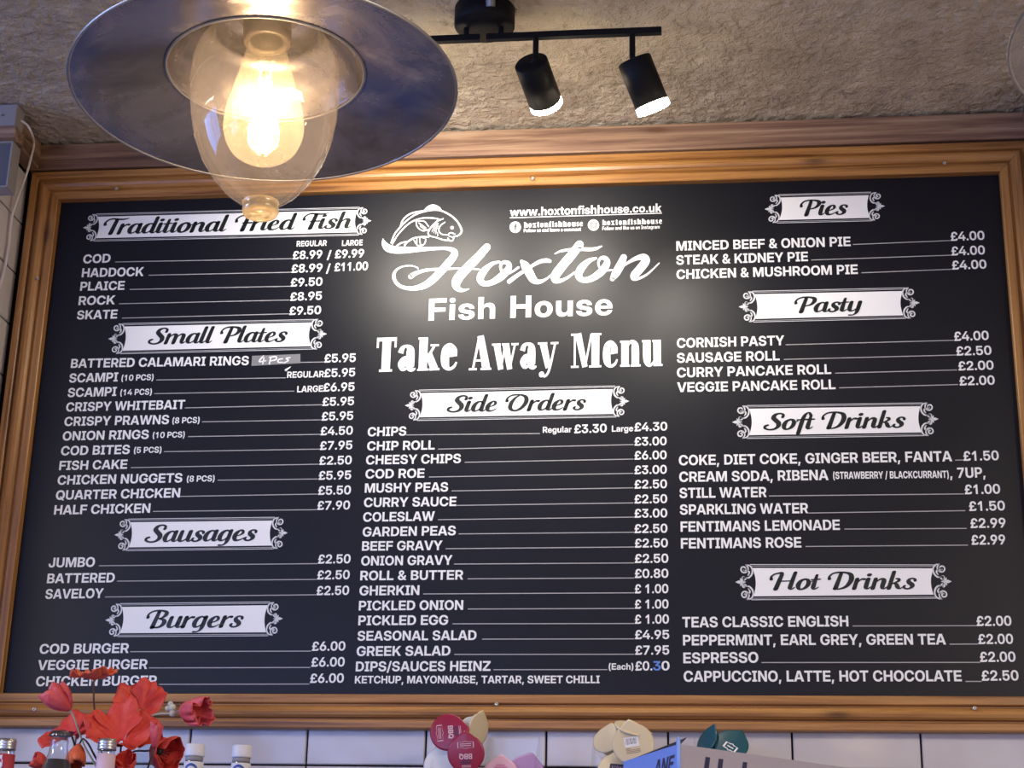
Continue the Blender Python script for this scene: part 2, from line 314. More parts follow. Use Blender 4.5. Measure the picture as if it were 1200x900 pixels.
GLYPHS = r"""
 |269|
&|653|271,-11 197,-11~ 87,43~ 27,136~ 27,193 27,233~ 56,295~ 116,353~ 163,385 309,480 326,493~ 348,518~ 357,543~ 357,555 357,579~ 322,614~ 291,614 270,614~ 239,597~ 222,567~ 222,547 222,526~ 243,484~ 284,431~ 315,395 661,0 501,0 213,320 179,360~ 123,433~ 91,507~ 91,550 91,603~ 141,688~ 230,737~ 291,737 348,737~ 433,691~ 479,613~ 479,564 479,532~ 458,473~ 415,420~ 383,396 234,290 207,270~ 176,229~ 176,202 176,176~ 203,135~ 250,112~ 280,112 319,112~ 394,149~ 455,216~ 490,305~ 490,356 618,356 618,299~ 594,195~ 542,108~ 502,77 463,53 423,21~ 322,-11~
'|274|82,449 68,728 206,728 192,449
(|391|98,289 98,375~ 127,552~ 178,709~ 211,765 358,765 327,696~ 279,536~ 252,369~ 252,289 252,218~ 276,83~ 323,-62~ 358,-144 211,-144 156,-49~ 98,171~
)|391|33,-144 67,-62~ 114,83~ 138,218~ 138,289 138,369~ 111,536~ 63,696~ 33,765 179,765 213,709~ 264,552~ 292,375~ 292,289 292,171~ 235,-49~ 179,-144
,|269|36,-154 71,121 217,121 143,-154
.|269|135,-9 100,-9~ 49,42~ 49,77 49,113~ 100,164~ 135,164 171,164~ 222,113~ 222,77 222,42~ 171,-9~
/|369|368,762 134,-109 1,-109 236,762
0|645|322,-12 229,-12~ 100,80~ 33,248~ 33,363 33,479~ 100,648~ 229,739~ 322,739 416,739~ 544,648~ 612,479~ 612,363 612,248~ 544,80~ 416,-12~;322,115 369,115~ 430,175~ 461,286~ 461,363 461,441~ 430,552~ 369,613~ 322,613 276,613~ 214,552~ 183,441~ 183,363 183,286~ 214,175~ 276,115~
1|645|423,0 270,0 270,520 100,430 100,568 300,728 423,728
2|645|61,0 61,116 328,342 359,369~ 408,417~ 437,470~ 437,503 437,537~ 410,586~ 359,613~ 325,613 288,613~ 233,580~ 204,519~ 204,475 57,475 57,556~ 123,674~ 243,739~ 325,739 400,739~ 519,684~ 585,581~ 585,512 585,460~ 547,376~ 475,298~ 424,255 276,128 276,127 588,127 588,0
3|645|320,-12 229,-12~ 104,58~ 40,173~ 40,242 192,242 192,203~ 223,144~ 281,111~ 319,111 355,111~ 411,142~ 441,197~ 441,231 441,267~ 408,317~ 347,344~ 304,344 204,344 204,438 374,599 374,600 80,600 80,728 560,728 560,605 330,392 330,425 419,433~ 537,384~ 595,289~ 595,227 595,157~ 527,49~ 403,-12~
4|645|20,154 20,276 336,728 494,728 181,277 181,276 625,276 625,154;382,0 382,191 382,246 382,454 529,454 529,0
5|645|322,-11 243,-11~ 123,48~ 52,154~ 47,226 197,226 199,192~ 232,141~ 288,111~ 323,111 359,111~ 414,145~ 445,204~ 445,242 445,281~ 415,340~ 361,374~ 325,374 279,374~ 214,335~ 202,300 58,300 80,728 552,728 552,600 220,600 208,437 208,437 236,465~ 309,493~ 354,493 402,493~ 490,456~ 557,389~ 595,299~ 595,246 595,171~ 527,55~ 404,-11~
6|645|326,-11 245,-11~ 121,53~ 50,167~ 50,241 50,299~ 101,414~ 148,483 317,728 487,728 257,399 225,399 234,416~ 267,450~ 318,474~ 357,474 429,474~ 535,416~ 594,310~ 594,239 594,166~ 526,53~ 405,-11~;322,112 357,112~ 413,146~ 445,203~ 445,239 445,275~ 413,332~ 357,365~ 322,365 287,365~ 231,332~ 200,275~ 200,239 200,203~ 231,146~ 287,112~
7|645|116,0 418,595 418,596 66,596 66,728 579,728 579,598 277,0
8|645|322,-12 238,-12~ 112,41~ 42,134~ 42,196 42,246~ 86,322~ 167,372~ 220,378 220,378 149,389~ 65,475~ 65,542 65,600~ 131,689~ 246,739~ 322,739 399,739~ 514,689~ 579,601~ 579,542 579,475~ 495,389~ 424,378 424,378 478,372~ 558,322~ 603,245~ 603,196 603,134~ 532,41~ 406,-12~;322,102 358,102~ 412,128~ 443,176~ 443,207 443,239~ 412,287~ 357,315~ 322,315 287,315~ 232,287~ 201,239~ 201,207 201,176~ 232,128~ 286,102~;322,432 354,432~ 400,455~ 426,499~ 426,527 426,556~ 400,599~ 354,623~ 322,623 291,623~ 244,599~ 218,556~ 218,527 218,499~ 244,456~ 291,432~
9|645|318,738 399,738~ 523,674~ 594,561~ 594,487 594,428~ 544,313~ 496,244 328,0 158,0 387,329 420,329 410,312~ 378,277~ 327,253~ 287,253 216,253~ 109,312~ 50,418~ 50,488 50,562~ 119,674~ 240,738~;323,615 288,615~ 232,582~ 200,524~ 200,488 200,453~ 232,396~ 288,363~ 323,363 358,363~ 413,396~ 445,453~ 445,488 445,524~ 413,582~ 358,615~
A|722|4,0 257,728 464,728 718,0 541,0 433,342 410,415~ 365,569~ 340,663 383,663 357,569~ 312,415~ 289,342 176,0;169,152 169,278 553,278 553,152
B|645|52,0 52,728 347,728 426,728~ 537,681~ 594,597~ 594,542 594,500~ 561,434~ 502,391~ 461,381 461,380 506,376~ 578,333~ 620,257~ 620,205 620,145~ 562,52~ 448,0~ 366,0;208,124 342,124 396,124~ 457,172~ 457,215 457,244~ 430,286~ 379,309~ 344,309 208,309;208,428 334,428 365,428~ 410,449~ 435,489~ 435,516 435,556~ 381,604~ 334,604 208,604
C|727|376,-12 276,-12~ 119,79~ 29,247~ 29,363 29,480~ 119,649~ 276,739~ 376,739 441,739~ 552,701~ 637,629~ 691,530~ 699,468 538,468 532,499~ 504,548~ 463,582~ 410,599~ 378,599 318,599~ 234,542~ 189,436~ 189,363 189,291~ 234,186~ 318,128~ 378,128 410,128~ 462,146~ 503,180~ 532,228~ 539,259 699,259 691,197~ 637,98~ 551,26~ 441,-12~
D|703|313,0 123,0 123,134 305,134 376,134~ 468,187~ 513,290~ 513,364 513,439~ 468,541~ 375,594~ 305,594 120,594 120,728 315,728 425,728~ 586,639~ 674,476~ 674,364 674,252~ 586,89~ 425,0~;211,728 211,0 52,0 52,728
E|612|52,0 52,728 581,728 581,591 211,591 211,433 553,433 553,300 211,300 211,136 581,136 581,0
F|586|52,0 52,728 564,728 564,591 211,591 211,421 541,421 541,289 211,289 211,0
G|737|377,-12 273,-12~ 116,82~ 29,250~ 29,363 29,480~ 120,649~ 276,739~ 375,739 438,739~ 549,703~ 635,634~ 690,540~ 697,482 535,482 529,509~ 503,552~ 463,583~ 411,599~ 379,599 320,599~ 235,542~ 189,437~ 189,363 189,291~ 235,185~ 321,128~ 381,128 431,128~ 505,165~ 546,230~ 546,273 583,271 392,271 392,390 702,390 702,295 702,204~ 619,66~ 473,-12~
H|720|52,0 52,728 211,728 211,439 508,439 508,728 668,728 668,0 508,0 508,303 211,303 211,0
I|399|30,0 30,128 120,128 120,599 30,599 30,728 370,728 370,599 279,599 279,128 370,128 370,0
J|566|269,-11 156,-11~ 27,110~ 27,222 27,273 177,273 177,221 177,173~ 225,123~ 267,123 309,123~ 356,173~ 356,221 356,728 516,728 516,219 516,108~ 385,-11~
K|693|167,144 167,340 192,371~ 242,431~ 292,491~ 316,521 490,728 680,728 373,370 360,370;52,0 52,728 211,728 211,534 211,346 211,270 211,0;505,0 294,323 390,444 688,0
L|560|52,0 52,728 211,728 211,136 539,136 539,0
M|899|52,0 52,728 286,728 396,408 404,384~ 424,314~ 446,238~ 465,168~ 471,145 431,145 437,168~ 455,238~ 477,314~ 497,384~ 504,408 613,728 848,728 848,0 691,0 691,334 691,359~ 693,429~ 695,508~ 697,590~ 697,626 716,626 706,587~ 681,503~ 659,424~ 639,357~ 631,334 515,0 385,0 268,334 260,357~ 239,424~ 216,503~ 191,587~ 180,626 202,626 202,590~ 204,508~ 207,429~ 208,359~ 208,334 208,0
N|728|52,0 52,728 218,728 442,371 453,353~ 487,294~ 524,227~ 541,196 522,155 521,189~ 518,278~ 517,360~ 517,384 517,728 676,728 676,0 509,0 305,325 292,346~ 251,415~ 202,502~ 175,551 204,567 208,514~ 210,418~ 211,346~ 211,325 211,0
O|747|374,-12 275,-12~ 119,79~ 29,247~ 29,363 29,480~ 119,649~ 275,739~ 374,739 472,739~ 628,649~ 718,480~ 718,363 718,247~ 628,79~ 472,-12~;374,128 428,128~ 511,184~ 558,289~ 558,363 558,438~ 511,544~ 428,599~ 374,599 319,599~ 236,544~ 189,438~ 189,363 189,289~ 236,184~ 319,128~
P|634|52,0 52,728 342,728 425,728~ 546,668~ 611,561~ 611,486 611,412~ 545,304~ 424,245~ 341,245 141,245 141,378 332,378 370,378~ 425,404~ 456,453~ 456,486 456,520~ 425,568~ 370,594~ 332,594 211,594 211,0
Q|747|312,253 444,253 509,170 575,93 699,-59 557,-59 475,43 424,106;374,-12 275,-12~ 119,79~ 29,247~ 29,363 29,480~ 119,649~ 275,739~ 374,739 472,739~ 628,649~ 718,480~ 718,363 718,247~ 628,79~ 472,-12~;374,128 428,128~ 511,184~ 558,289~ 558,363 558,438~ 511,544~ 428,599~ 374,599 319,599~ 236,544~ 189,438~ 189,363 189,289~ 236,184~ 319,128~
R|653|52,0 52,728 346,728 429,728~ 550,668~ 615,561~ 615,486 615,414~ 546,307~ 421,250~ 336,250 148,250 148,377 336,377 374,377~ 429,404~ 459,453~ 459,486 459,520~ 429,568~ 374,596~ 335,596 211,596 211,0;462,0 297,329 464,329 632,0
S|658|332,-12 238,-12~ 104,47~ 34,160~ 34,239 187,239 188,201~ 224,147~ 289,118~ 333,118 374,118~ 433,140~ 466,180~ 466,206 466,229~ 440,262~ 383,287~ 338,297 262,313 154,335~ 48,438~ 48,516 48,583~ 118,683~ 244,739~ 328,739 413,739~ 536,683~ 605,577~ 607,503 458,503 455,553~ 385,609~ 329,609 293,609~ 239,587~ 208,549~ 208,524 208,502~ 232,471~ 287,448~ 330,438 398,424 457,412~ 542,375~ 598,325~ 625,259~ 625,217 625,146~ 554,43~ 423,-12~
T|639|21,591 21,728 617,728 617,591 399,591 399,0 240,0 240,591
U|704|352,-12 261,-12~ 125,55~ 50,175~ 50,254 50,728 206,728 206,267 206,226~ 243,162~ 308,125~ 353,125 396,125~ 462,162~ 499,226~ 499,267 499,728 654,728 654,254 654,175~ 580,55~ 444,-12~
V|713|257,0 4,728 178,728 290,386 312,315~ 358,156~ 384,64 338,64 364,156~ 409,315~ 430,386 538,728 709,728 462,0
W|1004|199,0 4,728 174,728 255,380 266,333~ 284,241~ 302,148~ 310,101 277,101 286,148~ 305,241~ 325,333~ 336,380 421,728 583,728 667,380 679,333~ 699,241~ 718,148~ 727,101 693,101 702,148~ 719,241~ 738,333~ 748,380 829,728 1000,728 805,0 627,0 528,386 517,429~ 495,537~ 479,606 523,606 508,537~ 487,429~ 476,386 376,0
X|705|5,0 307,430 307,312 29,728 209,728 286,609 302,585~ 332,537~ 361,489~ 375,464 333,464 348,489~ 377,537~ 408,585~ 423,609 501,728 678,728 405,320 405,432 700,0 516,0 417,149 404,169~ 378,208~ 353,248~ 340,268 364,268 352,248~ 326,208~ 300,169~ 286,149 185,0
Y|697|273,0 273,268 4,728 187,728 307,512 323,482~ 354,424~ 368,395 336,395 351,424~ 380,482~ 396,512 512,728 693,728 429,268 429,0
Z|638|26,0 26,123 339,504 368,540~ 431,609~ 463,645 481,591 435,591~ 340,591~ 293,591 36,591 36,728 608,728 608,605 300,227 271,190~ 208,119~ 175,83 157,136 203,136~ 297,136~ 344,136 612,136 612,0
a|558|207,-9 156,-9~ 76,25~ 30,94~ 30,145 30,188~ 62,247~ 118,283~ 190,302~ 231,305 278,310~ 333,319~ 358,335~ 358,352 358,355 358,373~ 338,399~ 303,415~ 278,415 252,415~ 214,399~ 192,370~ 190,351 47,351 51,405~ 108,484~ 210,526~ 283,526 337,526~ 421,502~ 479,457~ 509,391~ 509,349 509,0 359,0 359,73 357,73 343,46~ 302,10~ 246,-9~;251,95 283,95~ 332,119~ 359,161~ 359,188 359,237 353,234~ 333,228~ 307,223~ 276,217~ 260,215 236,211~ 198,195~ 175,169~ 175,150 175,133~ 194,108~ 229,95~
b|602|352,-11 318,-11~ 260,9~ 215,49~ 201,79 200,79 200,0 49,0 49,728 202,728 202,445 203,445 219,473~ 264,509~ 320,526~ 353,526 419,526~ 519,458~ 575,338~ 575,258 575,178~ 520,56~ 420,-11~;311,112 345,112~ 394,147~ 421,212~ 421,258 421,305~ 394,369~ 345,404~ 311,404 277,404~ 224,368~ 195,303~ 195,258 195,214~ 224,148~ 277,112~
c|560|289,-12 211,-12~ 93,56~ 27,178~ 27,257 27,337~ 93,459~ 211,527~ 289,527 341,527~ 428,497~ 493,441~ 532,365~ 535,319 387,319 385,338~ 370,370~ 345,393~ 312,405~ 292,405 257,405~ 208,369~ 182,303~ 182,257 182,212~ 208,146~ 257,111~ 292,111 312,111~ 345,123~ 369,146~ 384,178~ 387,198 535,198 533,152~ 495,76~ 430,19~ 341,-12~
d|602|250,-11 183,-11~ 83,56~ 27,178~ 27,258 27,338~ 83,458~ 184,526~ 249,526 283,526~ 339,509~ 383,473~ 399,445 400,445 400,728 553,728 553,0 402,0 402,79 401,79 387,49~ 342,9~ 284,-11~;291,112 326,112~ 378,148~ 407,214~ 407,258 407,303~ 378,368~ 326,404~ 291,404 258,404~ 208,369~ 182,305~ 182,258 182,212~ 208,147~ 258,112~
e|565|288,-12 209,-12~ 92,57~ 27,179~ 27,257 27,336~ 93,458~ 208,527~ 283,527 341,527~ 435,489~ 503,417~ 540,320~ 540,261 540,220 80,220 80,314 467,314 398,293 398,330~ 371,384~ 321,413~ 287,413 252,413~ 203,384~ 176,330~ 176,293 176,227 176,188~ 204,132~ 256,101~ 293,101 320,101~ 362,116~ 390,145~ 396,163 535,163 526,112~ 457,33~ 352,-12~
f|380|361,516 361,396 9,396 9,516;103,0 103,579 103,629~ 141,695~ 217,728~ 274,728 302,728~ 351,728~ 361,728 361,608 354,608~ 322,608~ 311,608 280,608~ 255,583~ 255,553 255,0
g|602|297,-211 221,-211~ 118,-168~ 60,-92~ 53,-42 199,-42 204,-61~ 231,-86~ 271,-100~ 297,-100 348,-100~ 401,-44~ 401,10 401,89 401,89 387,59~ 342,20~ 284,1~ 250,1 183,1~ 83,68~ 27,186~ 27,262 27,339~ 83,459~ 184,526~ 249,526 283,526~ 339,508~ 385,470~ 401,442 402,442 402,516 553,516 553,23 553,-60~ 489,-163~ 374,-211~;291,122 326,122~ 378,157~ 407,222~ 407,265 407,308~ 378,372~ 326,406~ 291,406 258,406~ 208,373~ 182,310~ 182,265 182,220~ 208,156~ 258,122~
h|591|202,284 202,0 49,0 49,728 202,728 202,380 175,380 200,448~ 290,526~ 362,526 417,526~ 498,479~ 542,388~ 542,323 542,0 389,0 389,294 389,344~ 342,396~ 298,396 270,396~ 226,372~ 202,323~
i|251|49,0 49,516 202,516 202,0;125,575 88,575~ 40,621~ 40,655 40,689~ 88,734~ 125,734 163,734~ 211,689~ 211,655 211,620~ 163,575~
j|252|50,516 203,516 203,-39 203,-91~ 163,-166~ 83,-204~ 24,-204 -37,-204 -37,-84 -3,-84 25,-84~ 50,-55~ 50,-22;126,575 89,575~ 40,621~ 40,655 40,689~ 89,734~ 126,734 164,734~ 212,689~ 212,655 212,620~ 164,575~
k|557|188,143 188,323 204,323 376,516 554,516 323,254 286,254;49,0 49,728 202,728 202,0;386,0 230,220 330,327 563,0
l|279|221,0 130,0~ 49,66~ 49,143 49,728 202,728 202,158 202,135~ 222,116~ 245,116 250,116~ 261,116~ 266,116 266,0 254,0~ 232,0~
m|890|49,0 49,516 196,516 196,398 188,398 201,442~ 251,499~ 317,526~ 353,526 412,526~ 500,458~ 508,398 494,398 503,438~ 553,496~ 625,526~ 667,526 717,526~ 796,483~ 841,401~ 841,342 841,0 688,0 688,312 688,356~ 640,401~ 604,401 578,401~ 540,378~ 519,336~ 519,308 519,0 372,0 372,315 372,354~ 326,401~ 290,401 265,401~ 226,378~ 202,334~ 202,303 202,0
n|591|202,284 202,0 49,0 49,516 200,516 200,380 175,380 200,448~ 290,526~ 362,526 417,526~ 498,479~ 542,388~ 542,323 542,0 389,0 389,294 389,344~ 342,396~ 298,396 270,396~ 226,372~ 202,323~
o|585|292,-12 214,-12~ 94,55~ 27,176~ 27,257 27,339~ 94,460~ 214,527~ 292,527 372,527~ 491,460~ 558,339~ 558,257 558,176~ 491,55~ 372,-12~;292,111 326,111~ 375,146~ 404,211~ 404,257 404,304~ 375,370~ 326,404~ 292,404 260,404~ 209,370~ 182,304~ 182,257 182,211~ 209,146~ 260,111~
p|602|49,-204 49,516 200,516 200,447 202,447 218,474~ 263,509~ 320,526~ 353,526 419,526~ 519,458~ 575,338~ 575,258 575,178~ 520,56~ 420,-11~ 352,-11 318,-11~ 262,9~ 218,48~ 204,77 202,77 202,-204;311,112 345,112~ 394,147~ 421,212~ 421,258 421,305~ 394,369~ 345,404~ 311,404 277,404~ 224,368~ 195,303~ 195,258 195,214~ 224,148~ 277,112~
q|602|553,-204 400,-204 400,77 399,77 384,48~ 341,9~ 284,-11~ 250,-11 183,-11~ 83,56~ 27,178~ 27,258 27,338~ 83,458~ 184,526~ 249,526 283,526~ 340,509~ 385,474~ 400,447 402,447 402,516 553,516;291,112 326,112~ 378,148~ 407,214~ 407,258 407,303~ 378,368~ 326,404~ 291,404 258,404~ 208,369~ 182,305~ 182,258 182,212~ 208,147~ 258,112~
r|380|49,0 49,516 197,516 197,427 198,427 212,474~ 273,519~ 324,519 337,519~ 358,518~ 368,518 368,389 359,390~ 323,391~ 304,391 275,391~ 229,364~ 202,312~ 202,274 202,0
s|527|269,-13 200,-13~ 93,29~ 30,108~ 25,163 175,163 179,131~ 226,95~ 266,95 304,95~ 348,123~ 348,146 348,165~ 313,188~ 282,194 191,211 115,226~ 37,302~ 37,362 37,412~ 91,486~ 191,526~ 260,526 329,526~ 430,483~ 488,405~ 489,351 348,351 348,380~ 301,419~ 265,419 229,419~ 189,390~ 189,369 189,350~ 221,326~ 249,320 349,301 428,286~ 502,217~ 502,160 502,108~ 443,30~ 337,-13~
t|377|356,516 356,396 9,396 9,516;98,656 250,656 250,165 250,139~ 271,119~ 300,119 312,119~ 347,119~ 356,119 356,0 343,0~ 293,0~ 268,0 180,0~ 98,68~ 98,140
u|591|229,-11 174,-11~ 93,37~ 49,128~ 49,192 49,516 202,516 202,222 202,172~ 250,120~ 293,120 321,120~ 365,144~ 389,193~ 389,231 389,516 542,516 542,0 391,0 391,136 416,136 392,67~ 301,-11~
v|560|194,0 4,516 165,516 246,267 261,220~ 288,127~ 301,80 264,80 277,127~ 303,220~ 317,267 397,516 556,516 366,0
w|828|163,0 4,516 165,516 209,342 223,287~ 249,167~ 262,108 241,108 255,167~ 284,287~ 299,342 346,516 482,516 529,342 544,287~ 572,167~ 586,108 566,108 579,167~ 604,286~ 617,342 661,516 824,516 665,0 507,0 448,201 440,230~ 424,291~ 409,354~ 400,384 428,384 420,354~ 404,291~ 388,230~ 380,201 320,0
x|541|4,0 211,296 208,233 18,516 184,516 225,448 245,415~ 279,353~ 296,322 250,322 268,353~ 302,415~ 322,448 365,516 529,516 333,233 336,296 537,0 370,0 323,74 304,106~ 270,166~ 252,195 292,195 273,166~ 239,106~ 219,74 171,0
y|560|63,-204 63,-84 131,-84 148,-84~ 169,-74~ 184,-50~ 190,-31 203,1 4,516 165,516 247,267 262,221~ 290,127~ 302,80 259,80 272,127~ 299,221~ 314,267 397,516 556,516 331,-77 313,-121~ 268,-178~ 206,-204~ 165,-204 140,-204~ 88,-204~
z|529|47,0 47,102 299,394 299,396 47,396 47,516 479,516 479,408 232,121 232,120 482,120 482,0
£|614|30,101 30,129 69,129~ 109,165~ 107,203 90,487 85,567~ 151,679~ 269,738~ 341,738 412,738~ 522,677~ 584,566~ 584,491 438,491 438,552~ 387,609~ 343,609 312,609~ 267,584~ 243,534~ 245,496 255,227 257,192~ 232,146~ 188,119~ 129,105~ 63,101~;30,0 30,129 418,129 431,129~ 443,141~ 443,154 443,181 587,181 587,153 587,79~ 504,0~ 425,0;30,297 30,416 407,416 407,297
"""

# ------------------------------------------------------------------ lettering
def _unpack(s):
    F = {}
    for line in s.strip('\n').split('\n'):
        ch, rest = line[0], line[2:]
        adv, cs = rest.split('|'); cont = []
        for c in (cs.split(';') if cs else []):
            pts = []
            for t in c.split():
                off = t.endswith('~'); x, y = t.rstrip('~').split(',')
                pts.append((float(x), float(y), not off))
            full = []; n = len(pts)
            for i, p in enumerate(pts):              # implied on-curve points
                full.append(p); q = pts[(i + 1) % n]
                if not p[2] and not q[2]: full.append(((p[0] + q[0]) / 2, (p[1] + q[1]) / 2, True))
            k = next(i for i, p in enumerate(full) if p[2]); full = full[k:] + full[:k]
            poly = []; i = 0; n = len(full)
            while i < n:
                p = full[i]; q = full[(i + 1) % n]
                poly.append((p[0], p[1]))
                if q[2]: i += 1
                else:
                    r = full[(i + 2) % n]
                    for t in (.25, .5, .75):
                        poly.append(((1-t)**2*p[0] + 2*t*(1-t)*q[0] + t*t*r[0], (1-t)**2*p[1] + 2*t*(1-t)*q[1] + t*t*r[1]))
                    i += 2
            cont.append([(x / 1000, y / 1000) for x, y in poly])
        F[ch] = (float(adv) / 1000, cont)
    return F
SANS = _unpack(GLYPHS)
_tri = {}
def _fill(ch):
    if ch in _tri: return _tri[ch]
    cont = SANS[ch][1]; vs = []; es = []
    for c in cont:
        o = len(vs); vs += [Vector(p) for p in c]; es += [(o + i, o + (i + 1) % len(c)) for i in range(len(c))]
    if not vs: _tri[ch] = ([], []); return _tri[ch]
    V, _, Fc, *_r = delaunay_2d_cdt(vs, es, [], 0, 1e-6)
    keep = []
    for f in Fc:
        cx = sum(V[i].x for i in f) / len(f); cy = sum(V[i].y for i in f) / len(f); wn = 0
        for c in cont:
            for i in range(len(c)):
                (x0, y0), (x1, y1) = c[i], c[(i + 1) % len(c)]
                cr = (x1 - x0) * (cy - y0) - (cx - x0) * (y1 - y0)
                if y0 <= cy < y1 and cr > 0: wn += 1
                elif y1 <= cy < y0 and cr < 0: wn -= 1
        if wn: keep.append(tuple(f))
    _tri[ch] = ([(p.x, p.y) for p in V], keep); return _tri[ch]

def ribbon(pts, per=6, cap=True, flat=False):
    """pen stroke: control points (x, y, width) -> (verts, faces) in 2D"""
    P = spline(pts, per) if not flat else [Vector(p) for p in pts]
    vs = []; fs = []
    for i, p in enumerate(P):
        a = P[max(i - 1, 0)]; b = P[min(i + 1, len(P) - 1)]
        t = Vector((b.x - a.x, b.y - a.y)); t = t.normalized() if t.length > 1e-9 else Vector((1, 0))
        h = max(p.z, .001) / 2
        vs += [(p.x - t.y * h, p.y + t.x * h), (p.x + t.y * h, p.y - t.x * h)]
    for i in range(len(P) - 1): fs.append((2 * i, 2 * i + 1, 2 * i + 3, 2 * i + 2))
    if cap:
        for p in (P[0], P[-1]):
            o = len(vs); k = 10; r = p.z / 2
            vs += [(p.x + r * math.cos(2 * PI * j / k), p.y + r * math.sin(2 * PI * j / k)) for j in range(k)]
            fs.append(tuple(range(o, o + k)))
    return vs, fs
def dot(x, y, r, k=14): return [(x + r * math.cos(2 * PI * j / k), y + r * math.sin(2 * PI * j / k)) for j in range(k)], [tuple(range(k))]
def rect(x0, y0, x1, y1): return [(x0, y0), (x1, y0), (x1, y1), (x0, y1)], [(0, 1, 2, 3)]
def join2(parts):
    V = []; F = []
    for vs, fs in parts:
        o = len(V); V += vs; F += [tuple(i + o for i in f) for f in fs]
    return V, F

def sans(text, track=0.0):
    parts = []; x = 0
    for ch in text:
        a = SANS[ch][0]; vs, fs = _fill(ch)
        parts.append(([(p[0] + x, p[1]) for p in vs], fs)); x += a + track
    return join2(parts)

